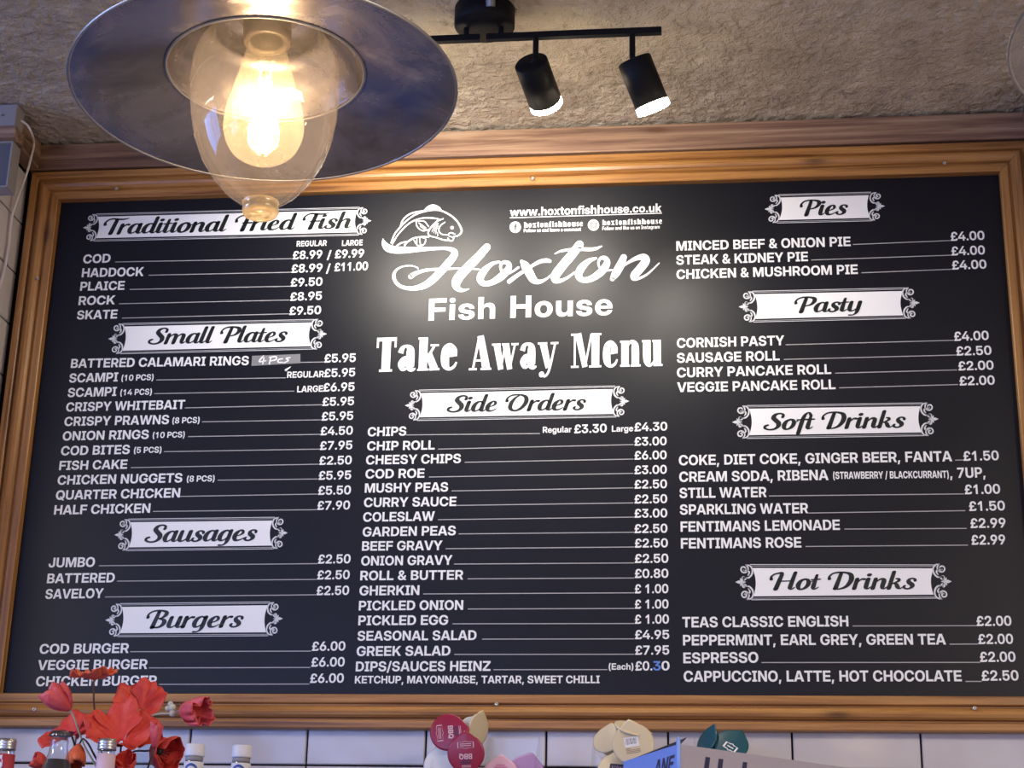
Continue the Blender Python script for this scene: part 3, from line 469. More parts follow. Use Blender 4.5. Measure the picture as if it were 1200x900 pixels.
_b = [(.41, .47, .05), (.34, .58, .07), (.24, .61, .09), (.12, .50, .15), (.075, .27, .17), (.125, .07, .13), (.21, .03, .08), (.31, .10, .06), (.40, .26, .05)]
_st = [(.42, .60, .15), (.42, .20, .16), (.45, .06, .13), (.52, .03, .07), (.60, .13, .04)]
_ar = lambda d=0, end=True: [(.10 + d, .30, .05), (.19 + d, .49, .06), (.31 + d, .59, .11), (.405 + d, .50, .16), (.41 + d, .20, .16)] + ([(.44 + d, .06, .13), (.51 + d, .03, .07), (.59 + d, .13, .04)] if end else [(.41 + d, .03, .15)])
_fl = [(.0, .60, .12), (-.03, .76, .08), (.06, .92, .08), (.22, .985, .09)]
SCRIPT = {
 'a': (.57, [_b, _st]), 'd': (.57, [_b, [(.42, 1.0, .14)] + _st[1:]]),
 'l': (.27, [[(.09, 1.0, .14), (.09, .22, .16), (.12, .06, .13), (.19, .03, .07), (.27, .13, .04)]]),
 'i': (.27, [[(.09, .60, .15), (.09, .20, .16), (.12, .06, .13), (.19, .03, .07), (.27, .13, .04)], ('dot', .085, .83, .095)]),
 't': (.30, [[(.10, .84, .10), (.10, .22, .16), (.13, .06, .13), (.20, .03, .07), (.29, .13, .04)], [(-.04, .57, .07), (.26, .60, .07)]]),
 'n': (.58, [[(.09, .60, .14), (.09, .03, .15)], _ar()]),
 'm': (.90, [[(.09, .60, .14), (.09, .03, .15)], _ar(0, False), _ar(.32)]),
 'h': (.58, [[(.09, 1.0, .14), (.09, .03, .15)], _ar()]),
 'u': (.57, [[(.09, .60, .14), (.09, .22, .16), (.13, .06, .13), (.22, .03, .08), (.33, .12, .06), (.41, .28, .05)], _st]),
 'r': (.40, [[(.09, .60, .14), (.09, .03, .15)], [(.10, .30, .05), (.18, .48, .06), (.27, .59, .09), (.35, .58, .12)]]),
 'e': (.47, [[(.09, .27, .05), (.24, .32, .06), (.34, .43, .10), (.31, .57, .10), (.22, .61, .08), (.11, .48, .15), (.075, .27, .17), (.13, .07, .13), (.23, .02, .09), (.36, .07, .06), (.45, .16, .04)]]),
 'o': (.54, [[(.25, .61, .09), (.12, .50, .14), (.075, .28, .17), (.13, .06, .12), (.25, .015, .09), (.38, .13, .14), (.43, .34, .16), (.37, .55, .12), (.25, .61, .09)], [(.40, .50, .05), (.50, .46, .05), (.56, .50, .04)]]),
 's': (.43, [[(.37, .47, .10), (.34, .57, .09), (.22, .61, .08), (.13, .52, .12), (.17, .38, .16), (.29, .26, .17), (.33, .13, .14), (.24, .02, .09), (.11, .02, .08), (.03, .11, .09), (.05, .18, .09)]]),
 'f': (.36, [[(.42, .88, .11), (.37, .99, .08), (.27, .97, .09), (.20, .78, .14), (.18, .40, .16), (.18, -.25, .15)], [(-.02, .57, .07), (.36, .60, .07)]]),
 'g': (.57, [_b, [(.42, .60, .15), (.42, .05, .15), (.39, -.14, .10), (.29, -.24, .07), (.16, -.24, .08)]]),
 'y': (.57, [[(.09, .60, .14), (.09, .22, .16), (.13, .06, .13), (.22, .03, .08), (.33, .12, .06), (.41, .28, .05)], [(.42, .60, .15), (.42, .05, .15), (.39, -.14, .10), (.29, -.24, .07), (.16, -.24, .08)]]),
 'k': (.58, [[(.09, 1.0, .14), (.09, .03, .15)], [(.12, .30, .06), (.24, .36, .07), (.36, .47, .11), (.34, .58, .10), (.26, .60, .07)], [(.20, .34, .07), (.31, .28, .12), (.38, .13, .15), (.45, .04, .11), (.52, .04, .06), (.59, .13, .04)]]),
 'T': (.62, [_fl + [(.45, .95, .09), (.65, .94, .09), (.84, .99, .05)], [(.40, .93, .15), (.38, .03, .17)]]),
 'F': (.66, [_fl + [(.45, .95, .09), (.65, .94, .09), (.84, .99, .05)], [(.40, .93, .15), (.38, .03, .17)], [(.28, .50, .06), (.62, .50, .09)]]),
 'P': (.78, [_fl + [(.44, .985, .09), (.65, .90, .14), (.70, .70, .16), (.60, .50, .11), (.42, .42, .06)], [(.34, .93, .13), (.32, .03, .17)]]),
 'B': (.82, [_fl + [(.44, .985, .09), (.62, .90, .13), (.64, .73, .15), (.54, .57, .09), (.40, .53, .05)], [(.45, .53, .06), (.64, .45, .13), (.70, .26, .17), (.60, .07, .12), (.42, .02, .08), (.28, .04, .07)], [(.34, .93, .13), (.32, .03, .17)]]),
 'D': (.92, [_fl + [(.48, .985, .09), (.72, .86, .15), (.80, .52, .18), (.70, .17, .14), (.48, .02, .08), (.26, .04, .06)], [(.36, .93, .13), (.33, .04, .17)]]),
 'H': (.98, [[(.0, .60, .12), (-.03, .76, .08), (.05, .90, .08), (.18, .96, .09), (.32, .95, .13), (.31, .55, .16), (.28, .03, .17)], [(.80, 1.0, .13), (.78, .22, .16), (.80, .07, .13), (.87, .03, .07), (.95, .13, .04)], [(.26, .49, .06), (.80, .51, .06)]]),
 'S': (.66, [[(.58, .76, .12), (.57, .91, .09), (.43, .99, .08), (.26, .91, .14), (.23, .73, .17), (.36, .56, .18), (.49, .40, .18), (.52, .20, .16), (.40, .04, .11), (.20, .01, .08), (.03, .10, .09), (.02, .23, .11), (.10, .28, .10)]]),
 'O': (.92, [_fl + [(.46, .985, .08), (.70, .84, .14), (.78, .50, .17), (.66, .14, .14), (.44, .01, .09), (.24, .16, .14), (.20, .48, .16), (.28, .78, .11), (.40, .93, .06)]]),
 ' ': (.30, []),
}
def script(text, shear=.23):
    parts = []; x = 0
    for ch in text:
        adv, st = SCRIPT[ch]
        for s in st:
            vs, fs = dot(*s[1:]) if s[0] == 'dot' else ribbon([(a, b, w * 1.06 + .006) for a, b, w in s], 5)
            parts.append(([(p[0] + x, p[1]) for p in vs], fs))
        x += adv
    V, F = join2(parts)
    return [(a + shear * b, b) for a, b in V], F

def _sl(*parts):
    out = []
    for p in parts:
        if p[0] == 'r': out.append(rect(*p[1:]))
        elif p[0] == 'd': out.append(dot(*p[1:]))
        else: out.append(ribbon(p, 5, False))
    return join2(out)
_na = [(.22, .56, .04), (.33, .72, .09), (.45, .66, .19), (.48, .50, .24), (.48, 0, .24)]
SLAB = {
 'T': (.60, _sl([(.29, 0, .25), (.29, 1, .25)], ('r', 0, .89, .58, 1), ('r', 0, .70, .06, 1), ('r', .52, .70, .58, 1), ('r', .10, 0, .48, .07))),
 'a': (.54, _sl([(.07, .53, .16), (.12, .67, .13), (.23, .73, .08), (.34, .65, .20), (.36, .48, .24), (.36, .14, .24), (.42, .04, .13), (.52, .07, .04)], [(.30, .42, .05), (.17, .36, .13), (.12, .21, .23), (.15, .07, .14), (.25, .07, .06), (.32, .16, .05)])),
 'k': (.63, _sl([(.155, 0, .24), (.155, .97, .24)], ('r', 0, .91, .15, .97), ('r', 0, 0, .32, .06), [(.25, .32, .07), (.47, .70, .07)], ('r', .36, .70, .60, .76), [(.30, .50, .20), (.50, .03, .22)], ('r', .34, 0, .64, .06))),
 'e': (.52, _sl([(.14, .40, .05), (.36, .40, .05)], [(.37, .39, .20), (.36, .58, .20), (.26, .73, .10), (.15, .62, .20), (.125, .38, .24), (.15, .14, .21), (.26, .03, .10), (.39, .09, .08), (.46, .22, .05)])),
 'A': (.68, _sl([(.10, .04, .07), (.28, .99, .08)], [(.31, 1.0, .20), (.52, .03, .25)], ('r', .14, .25, .46, .31), ('r', -.03, 0, .22, .06), ('r', .34, 0, .68, .06))),
 'w': (.82, _sl([(.12, .74, .21), (.26, .0, .16)], [(.26, .03, .06), (.38, .70, .06)], [(.40, .74, .21), (.54, 0, .16)], [(.54, .03, .06), (.69, .72, .06)], ('r', -.03, .70, .24, .76), ('r', .28, .70, .50, .76), ('r', .58, .70, .80, .76))),
 'y': (.62, _sl([(.14, .74, .22), (.32, .02, .18)], [(.52, .72, .06), (.37, .05, .07), (.28, -.17, .07), (.17, -.24, .07)], ('d', .11, -.17, .085), ('r', -.02, .70, .27, .76), ('r', .38, .70, .62, .76))),
 'M': (.98, _sl([(.12, .04, .06), (.12, .96, .06)], [(.22, 1.0, .20), (.45, .02, .17)], [(.45, .02, .06), (.65, .98, .06)], [(.78, 0, .25), (.78, 1, .25)], ('r', 0, 0, .25, .06), ('r', .58, 0, .97, .06), ('r', 0, .94, .26, 1), ('r', .64, .94, .97, 1))),
 'n': (.66, _sl([(.155, 0, .24), (.155, .76, .24)], _na, ('r', 0, 0, .30, .06), ('r', .33, 0, .65, .06), ('r', 0, .70, .15, .76))),
 'u': (.66, _sl([(.155, .76, .24), (.155, .24, .24), (.20, .07, .17), (.29, .04, .08), (.38, .16, .04)], [(.48, 0, .24), (.48, .76, .24)], ('r', 0, .70, .15, .76), ('r', .33, .70, .48, .76), ('r', .48, 0, .65, .06))),
 'h': (.66, _sl([(.155, 0, .24), (.155, .97, .24)], _na, ('r', 0, 0, .30, .06), ('r', .33, 0, .65, .06), ('r', 0, .91, .15, .97))),
 'o': (.54, _sl([(.25, .74, .10), (.13, .58, .22), (.12, .38, .24), (.13, .18, .22), (.25, .02, .10), (.37, .18, .22), (.38, .38, .24), (.37, .58, .22), (.25, .74, .10)])),
 'x': (.60, _sl([(.14, .74, .22), (.44, .02, .22)], [(.46, .72, .07), (.12, .04, .07)], ('r', 0, .70, .30, .76), ('r', .34, .70, .58, .76), ('r', 0, 0, .24, .06), ('r', .28, 0, .60, .06))),
 't': (.44, _sl([(.19, .95, .16), (.19, .24, .24), (.22, .07, .17), (.31, .05, .07), (.40, .14, .04)], ('r', .0, .70, .40, .76))),
 'f': (.42, _sl([(.40, .86, .10), (.34, .94, .10), (.22, .88, .16), (.18, .70, .23), (.18, 0, .24)], ('r', .0, .70, .40, .76), ('r', .02, 0, .36, .06))),
 'i': (.36, _sl([(.165, 0, .24), (.165, .76, .24)], ('d', .165, .89, .11), ('r', 0, 0, .33, .06), ('r', 0, .70, .15, .76))),
 's': (.46, _sl([(.36, .52, .07), (.33, .68, .08), (.22, .73, .08), (.11, .61, .15), (.18, .45, .20), (.29, .30, .20), (.34, .15, .15), (.23, .03, .08), (.10, .06, .08), (.06, .24, .07)])),
 ' ': (.30, ([], [])),
}
def union2(shape):
    V, F = shape
    vs = []; es = []
    for f in F:
        o = len(vs); vs += [Vector(V[i]) for i in f]; es += [(o + k, o + (k + 1) % len(f)) for k in range(len(f))]
    P, _, T, *_r = delaunay_2d_cdt(vs, es, [], 0, 1e-6)
    polys = [[V[i] for i in f] for f in F]; keep = []
    boxes = [(min(p[0] for p in q), max(p[0] for p in q), min(p[1] for p in q), max(p[1] for p in q)) for q in polys]
    for t in T:
        cx = sum(P[i].x for i in t) / len(t); cy = sum(P[i].y for i in t) / len(t)
        for q, bb in zip(polys, boxes):
            if not (bb[0] <= cx <= bb[1] and bb[2] <= cy <= bb[3]): continue
            ins = False
            for k in range(len(q)):
                (x0, y0), (x1, y1) = q[k], q[(k + 1) % len(q)]
                if (y0 > cy) != (y1 > cy) and cx < (x1 - x0) * (cy - y0) / (y1 - y0) + x0: ins = not ins
            if ins: keep.append(tuple(t)); break
    return [(p.x, p.y) for p in P], keep
SLAB = {k: (a, union2(s) if s[1] else s) for k, (a, s) in SLAB.items()}
def slab(text, track=.035):
    parts = []; x = 0
    for ch in text:
        adv, (vs, fs) = SLAB[ch]
        parts.append(([(p[0] + x, p[1]) for p in vs], fs)); x += adv + track
    return join2(parts)

def put(mb, shape, p0, p1, cap, Y, mi=0, capu=.728, italic=0.0):
    """lay a lettering shape on the plane y=Y from pixel p0 (baseline start) to p1 (baseline end)"""
    V, F = shape
    A = on_y(*p0, Y); B = on_y(*p1, Y)
    if italic: V = [(x + italic * y, y) for x, y in V]
    xs = [x for x, _ in V]; x0 = min(xs); x1 = max(xs)
    u = (B - A) / (x1 - x0); vz = on_y((p0[0] + p1[0]) / 2, (p0[1] + p1[1]) / 2 - cap, Y) - on_y((p0[0] + p1[0]) / 2, (p0[1] + p1[1]) / 2, Y)
    v = Vector((0, 0, vz.z / capu))
    mb.add([A + u * (x - x0) + v * y for x, y in V], F, mi)
def put_px(mb, shape, Y, mi=0):
    """a shape traced in photo pixels, laid on the plane y=Y"""
    V, F = shape; mb.add([on_y(x, y, Y) for x, y in V], F, mi)
def crop(pts, s, ox, oy): return [(x / s + ox, y / s + oy, w / s) for x, y, w in pts]

# ------------------------------------------------------------------ the setting
CEIL_Z = 1.0; FLOOR_Z = -1.72; BW = 1.66; BH = .89
XL = -.067; XR = 1.727
from mathutils import noise as mnoise
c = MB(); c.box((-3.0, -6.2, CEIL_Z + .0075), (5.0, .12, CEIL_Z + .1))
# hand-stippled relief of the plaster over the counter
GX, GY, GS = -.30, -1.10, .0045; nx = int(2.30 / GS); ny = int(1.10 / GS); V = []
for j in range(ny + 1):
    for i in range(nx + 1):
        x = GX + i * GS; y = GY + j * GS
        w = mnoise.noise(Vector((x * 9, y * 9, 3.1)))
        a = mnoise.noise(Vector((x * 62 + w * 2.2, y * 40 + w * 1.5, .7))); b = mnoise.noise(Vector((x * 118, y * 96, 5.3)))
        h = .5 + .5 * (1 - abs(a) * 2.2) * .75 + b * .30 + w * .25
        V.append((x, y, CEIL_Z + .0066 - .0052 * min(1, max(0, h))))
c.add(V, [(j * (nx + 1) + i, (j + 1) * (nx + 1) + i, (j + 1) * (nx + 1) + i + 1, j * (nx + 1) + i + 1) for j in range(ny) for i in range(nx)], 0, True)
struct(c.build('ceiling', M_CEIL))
c = MB(); c.box((-3.0, -6.2, FLOOR_Z - .1), (5.0, .12, FLOOR_Z)); struct(c.build('floor', M_FLOOR))
def tiles(mb, org, du, dv, us, vs, t, mi=0, gap=.0032):
    """bevelled glazed tiles between the joints us x vs; du, dv, and the outward normal n"""
    n = du.cross(dv)
    for a, b in zip(us, us[1:]):
        for c0, d in zip(vs, vs[1:]):
            g = gap / 2; e = .0016
            P = lambda x, y, h: org + du * x + dv * y + n * h
            V = [P(a + g, c0 + g, 0), P(b - g, c0 + g, 0), P(b - g, d - g, 0), P(a + g, d - g, 0),
                 P(a + g, c0 + g, t - e), P(b - g, c0 + g, t - e), P(b - g, d - g, t - e), P(a + g, d - g, t - e),
                 P(a + g + e, c0 + g + e, t), P(b - g - e, c0 + g + e, t), P(b - g - e, d - g - e, t), P(a + g + e, d - g - e, t)]
            F = [(8, 9, 10, 11)]
            for k in range(4):
                k2 = (k + 1) % 4; F += [(k, k2, k2 + 4, k + 4), (k + 4, k2 + 4, k2 + 8, k + 8)]
            mb.add(V, F, mi)
w = MB()
w.box((-3.0, .0125, FLOOR_Z), (XR + .1, .12, CEIL_Z), 1)
US = [-.066, .1305, .3222, .5143, .7061, .8977, 1.0886, 1.2798, 1.4752, 1.668, 1.7265]
tiles(w, Vector((0, .0125, 0)), Vector((1, 0, 0)), Vector((0, 0, 1)), US, [-.592, -.4955, -.399, -.3025, -.206, -.1085, -.0125], .0085)
struct(w.build('wall_front', [M_TILE, M_GROUT]))
# short return walls of the alcove, white tiles on the left one
w = MB(); w.box((XL - .1, -.13, FLOOR_Z), (XL - .008, .0125, CEIL_Z), 1)
VS = [.945 - .0967 * k for k in range(14)][::-1]
tiles(w, Vector((XL - .008, 0, 0)), Vector((0, 1, 0)), Vector((0, 0, 1)), [-.13, .0], VS, .008)
struct(w.build('wall_left', [M_TILE, M_GROUT]))
w = MB(); w.box((XR, -.13, FLOOR_Z), (XR + .1, .0125, CEIL_Z)); struct(w.build('wall_right', M_WALL))
# the rest of the room, behind and beside the viewer
w = MB(); w.box((XR + .1, .0125, FLOOR_Z), (5.0, .12, CEIL_Z)); struct(w.build('wall_front_return', M_WALL))
def holed(axis, c0, c1, u0, u1, hu0, hu1, hz0, hz1):
    mb = MB()
    def bx(a0, a1, z0, z1):
        mb.box((c0, a0, z0), (c1, a1, z1)) if axis == 'x' else mb.box((a0, c0, z0), (a1, c1, z1))
    bx(u0, u1, FLOOR_Z, hz0); bx(u0, u1, hz1, CEIL_Z); bx(u0, hu0, hz0, hz1); bx(hu1, u1, hz0, hz1); return mb
struct(holed('x', -3.1, -3.0, -6.2, .12, -3.5, -1.2, -.75, .85).build('wall_far_left', M_WALL))
struct(holed('y', -6.3, -6.2, -3.0, 5.0, -2.75, .75, -.6, .9).build('wall_back', M_WALL))
w = MB(); w.box((5.0, -6.2, FLOOR_Z), (5.1, .12, CEIL_Z)); struct(w.build('wall_far_right', M_WALL))
M_PANE = thin_glass('window_pane_glass', (.97, .98, 1))
M_WHITE = mat('white_paint', (.7, .7, .7), .5)
def window(nm, axis, c, u0, u1, z0, z1, bars):
    f = MB(); t = .05
    def bx(a0, a1, y0, y1):
        f.box((c - .03, a0, y0), (c + .03, a1, y1)) if axis == 'x' else f.box((a0, c - .03, y0), (a1, c + .03, y1))
    bx(u0, u1, z0, z0 + t); bx(u0, u1, z1 - t, z1); bx(u0, u0 + t, z0 + t, z1 - t); bx(u1 - t, u1, z0 + t, z1 - t)
    for k in range(1, bars): x = u0 + (u1 - u0) * k / bars; bx(x - .02, x + .02, z0 + t, z1 - t)
    o = struct(f.build(nm, M_WHITE)); p = MB()
    if axis == 'x': p.box((c - .004, u0 + t, z0 + t), (c + .004, u1 - t, z1 - t))
    else: p.box((u0 + t, c - .004, z0 + t), (u1 - t, c + .004, z1 - t))
    p.build('window_pane', M_PANE, o)
window('window_1', 'x', -3.05, -3.5, -1.2, -.75, .85, 2)
window('window_2', 'y', -6.25, -2.75, .75, -.6, .9, 3)
# aged timber between the frame and the ceiling, and along the two return walls
t = MB(); t.bevbox((XL + .008, -.022, .9465), (XR - .02, .012, .9965), .002); struct(t.build('trim_1', M_BEAM))
t = MB(); t.bevbox((XL + .0005, -.134, .9475), (XL + .0275, -.0225, .9985), .002); struct(t.build('trim_2', M_BEAM_Y))
t = MB(); t.bevbox((XL - .1, -.175, .932), (-.0225, -.135, .956), .002); struct(t.build('trim_5', M_BEAM))
t = MB(); t.bevbox((XR - .024, -.134, .9475), (XR - .0005, -.0225, .9985), .002); struct(t.build('trim_3', M_BEAM_Y))

# ------------------------------------------------------------------ menu board: panel, frame, print
board = thing('menu_board', 'large black take away menu board in a varnished pine frame on the tiled wall', 'menu board', (BW / 2, 0.0125, 0))
p = MB(); p.box((-.004, 0.0, -.004), (BW + .004, .012, BH + .004)); p.build('panel', M_PANEL, board, (BW / 2, .006, BH / 2))
# moulded frame rails, mitred: (distance outwards from the inner edge, height above the panel)
PROF = [(-.001, .0004), (-.001, .0145), (.0005, .016), (.0115, .0165), (.013, .0155), (.0145, .0115), (.0165, .0115), (.0185, .0165), (.022, .0205), (.027, .0222), (.032, .0212),
        (.0355, .0178), (.0372, .0128), (.0388, .0128), (.0402, .0182), (.042, .0200), (.0515, .0200), (.0532, .0185), (.0535, .0160), (.0535, -.0035), (.010, -.0035)]
def rail(kind):
    mb = MB(); n = len(PROF); V = []
    for e in (0, 1):
        for o, h in PROF:
            if kind == 'top': V.append(((-o, BW + o)[e], -h, BH + o))
            if kind == 'bottom': V.append(((-o, BW + o)[e], -h, -o))
            if kind == 'left': V.append((-o, -h, (-o, BH + o)[e]))
            if kind == 'right': V.append((BW + o, -h, (-o, BH + o)[e]))
    g = .0006                                             # hairline open mitres
    V = [(x + (g if kind in ('top', 'bottom') else 0) * (1 if x < BW / 2 else -1), y, z) for x, y, z in V]
    F = [(i, (i + 1) % n, n + (i + 1) % n, n + i) for i in range(n)]
    mb.add(V, F); mb.add(V, [tuple(range(n)), tuple(range(n, 2 * n))])
    cx = sum(v[0] for v in V) / len(V); cz = sum(v[2] for v in V) / len(V)
    o = mb.build('frame_rail', M_PINE_H if kind in ('top', 'bottom') else M_PINE_V, board, (cx, -.01, cz)); fixn(o)
    return o
RAILS = {k: rail(k) for k in ('top', 'bottom', 'left', 'right')}
def screw(px, py, rl, h):
    P = on_y(px, py, -h); mb = MB(); r = .0032
    mb.lathe([(r, 0), (r, .0006), (r * .9, .0012), (r * .45, .0012), (r * .35, .0003), (0, .0003)], P, 20, 0, Matrix.Rotation(PI / 2, 3, 'X'))
    mb.build('screw', M_SCREW, rl, P)
for px, py in ((136.7, 221), (624, 209), (1107, 191)): screw(px, py, RAILS['top'], .0222)
for px, py in ((40, 831), (582, 825), (1142, 830)): screw(px, py, RAILS['bottom'], .0218)
screw(44, 326, RAILS['left'], .0222)

YT = -.0006; YB = -.0004; YI = -.0008
TX = M_PRINT
def rule(mb, r, mi=1):
    x0, y0, x1, y1 = r; A = on_y(x0, y0, YT); B = on_y(x1, y1, YT); t = Vector((0, 0, .00075))
    mb.add([A - t, B - t, B + t, A + t], [(0, 1, 2, 3)], mi)
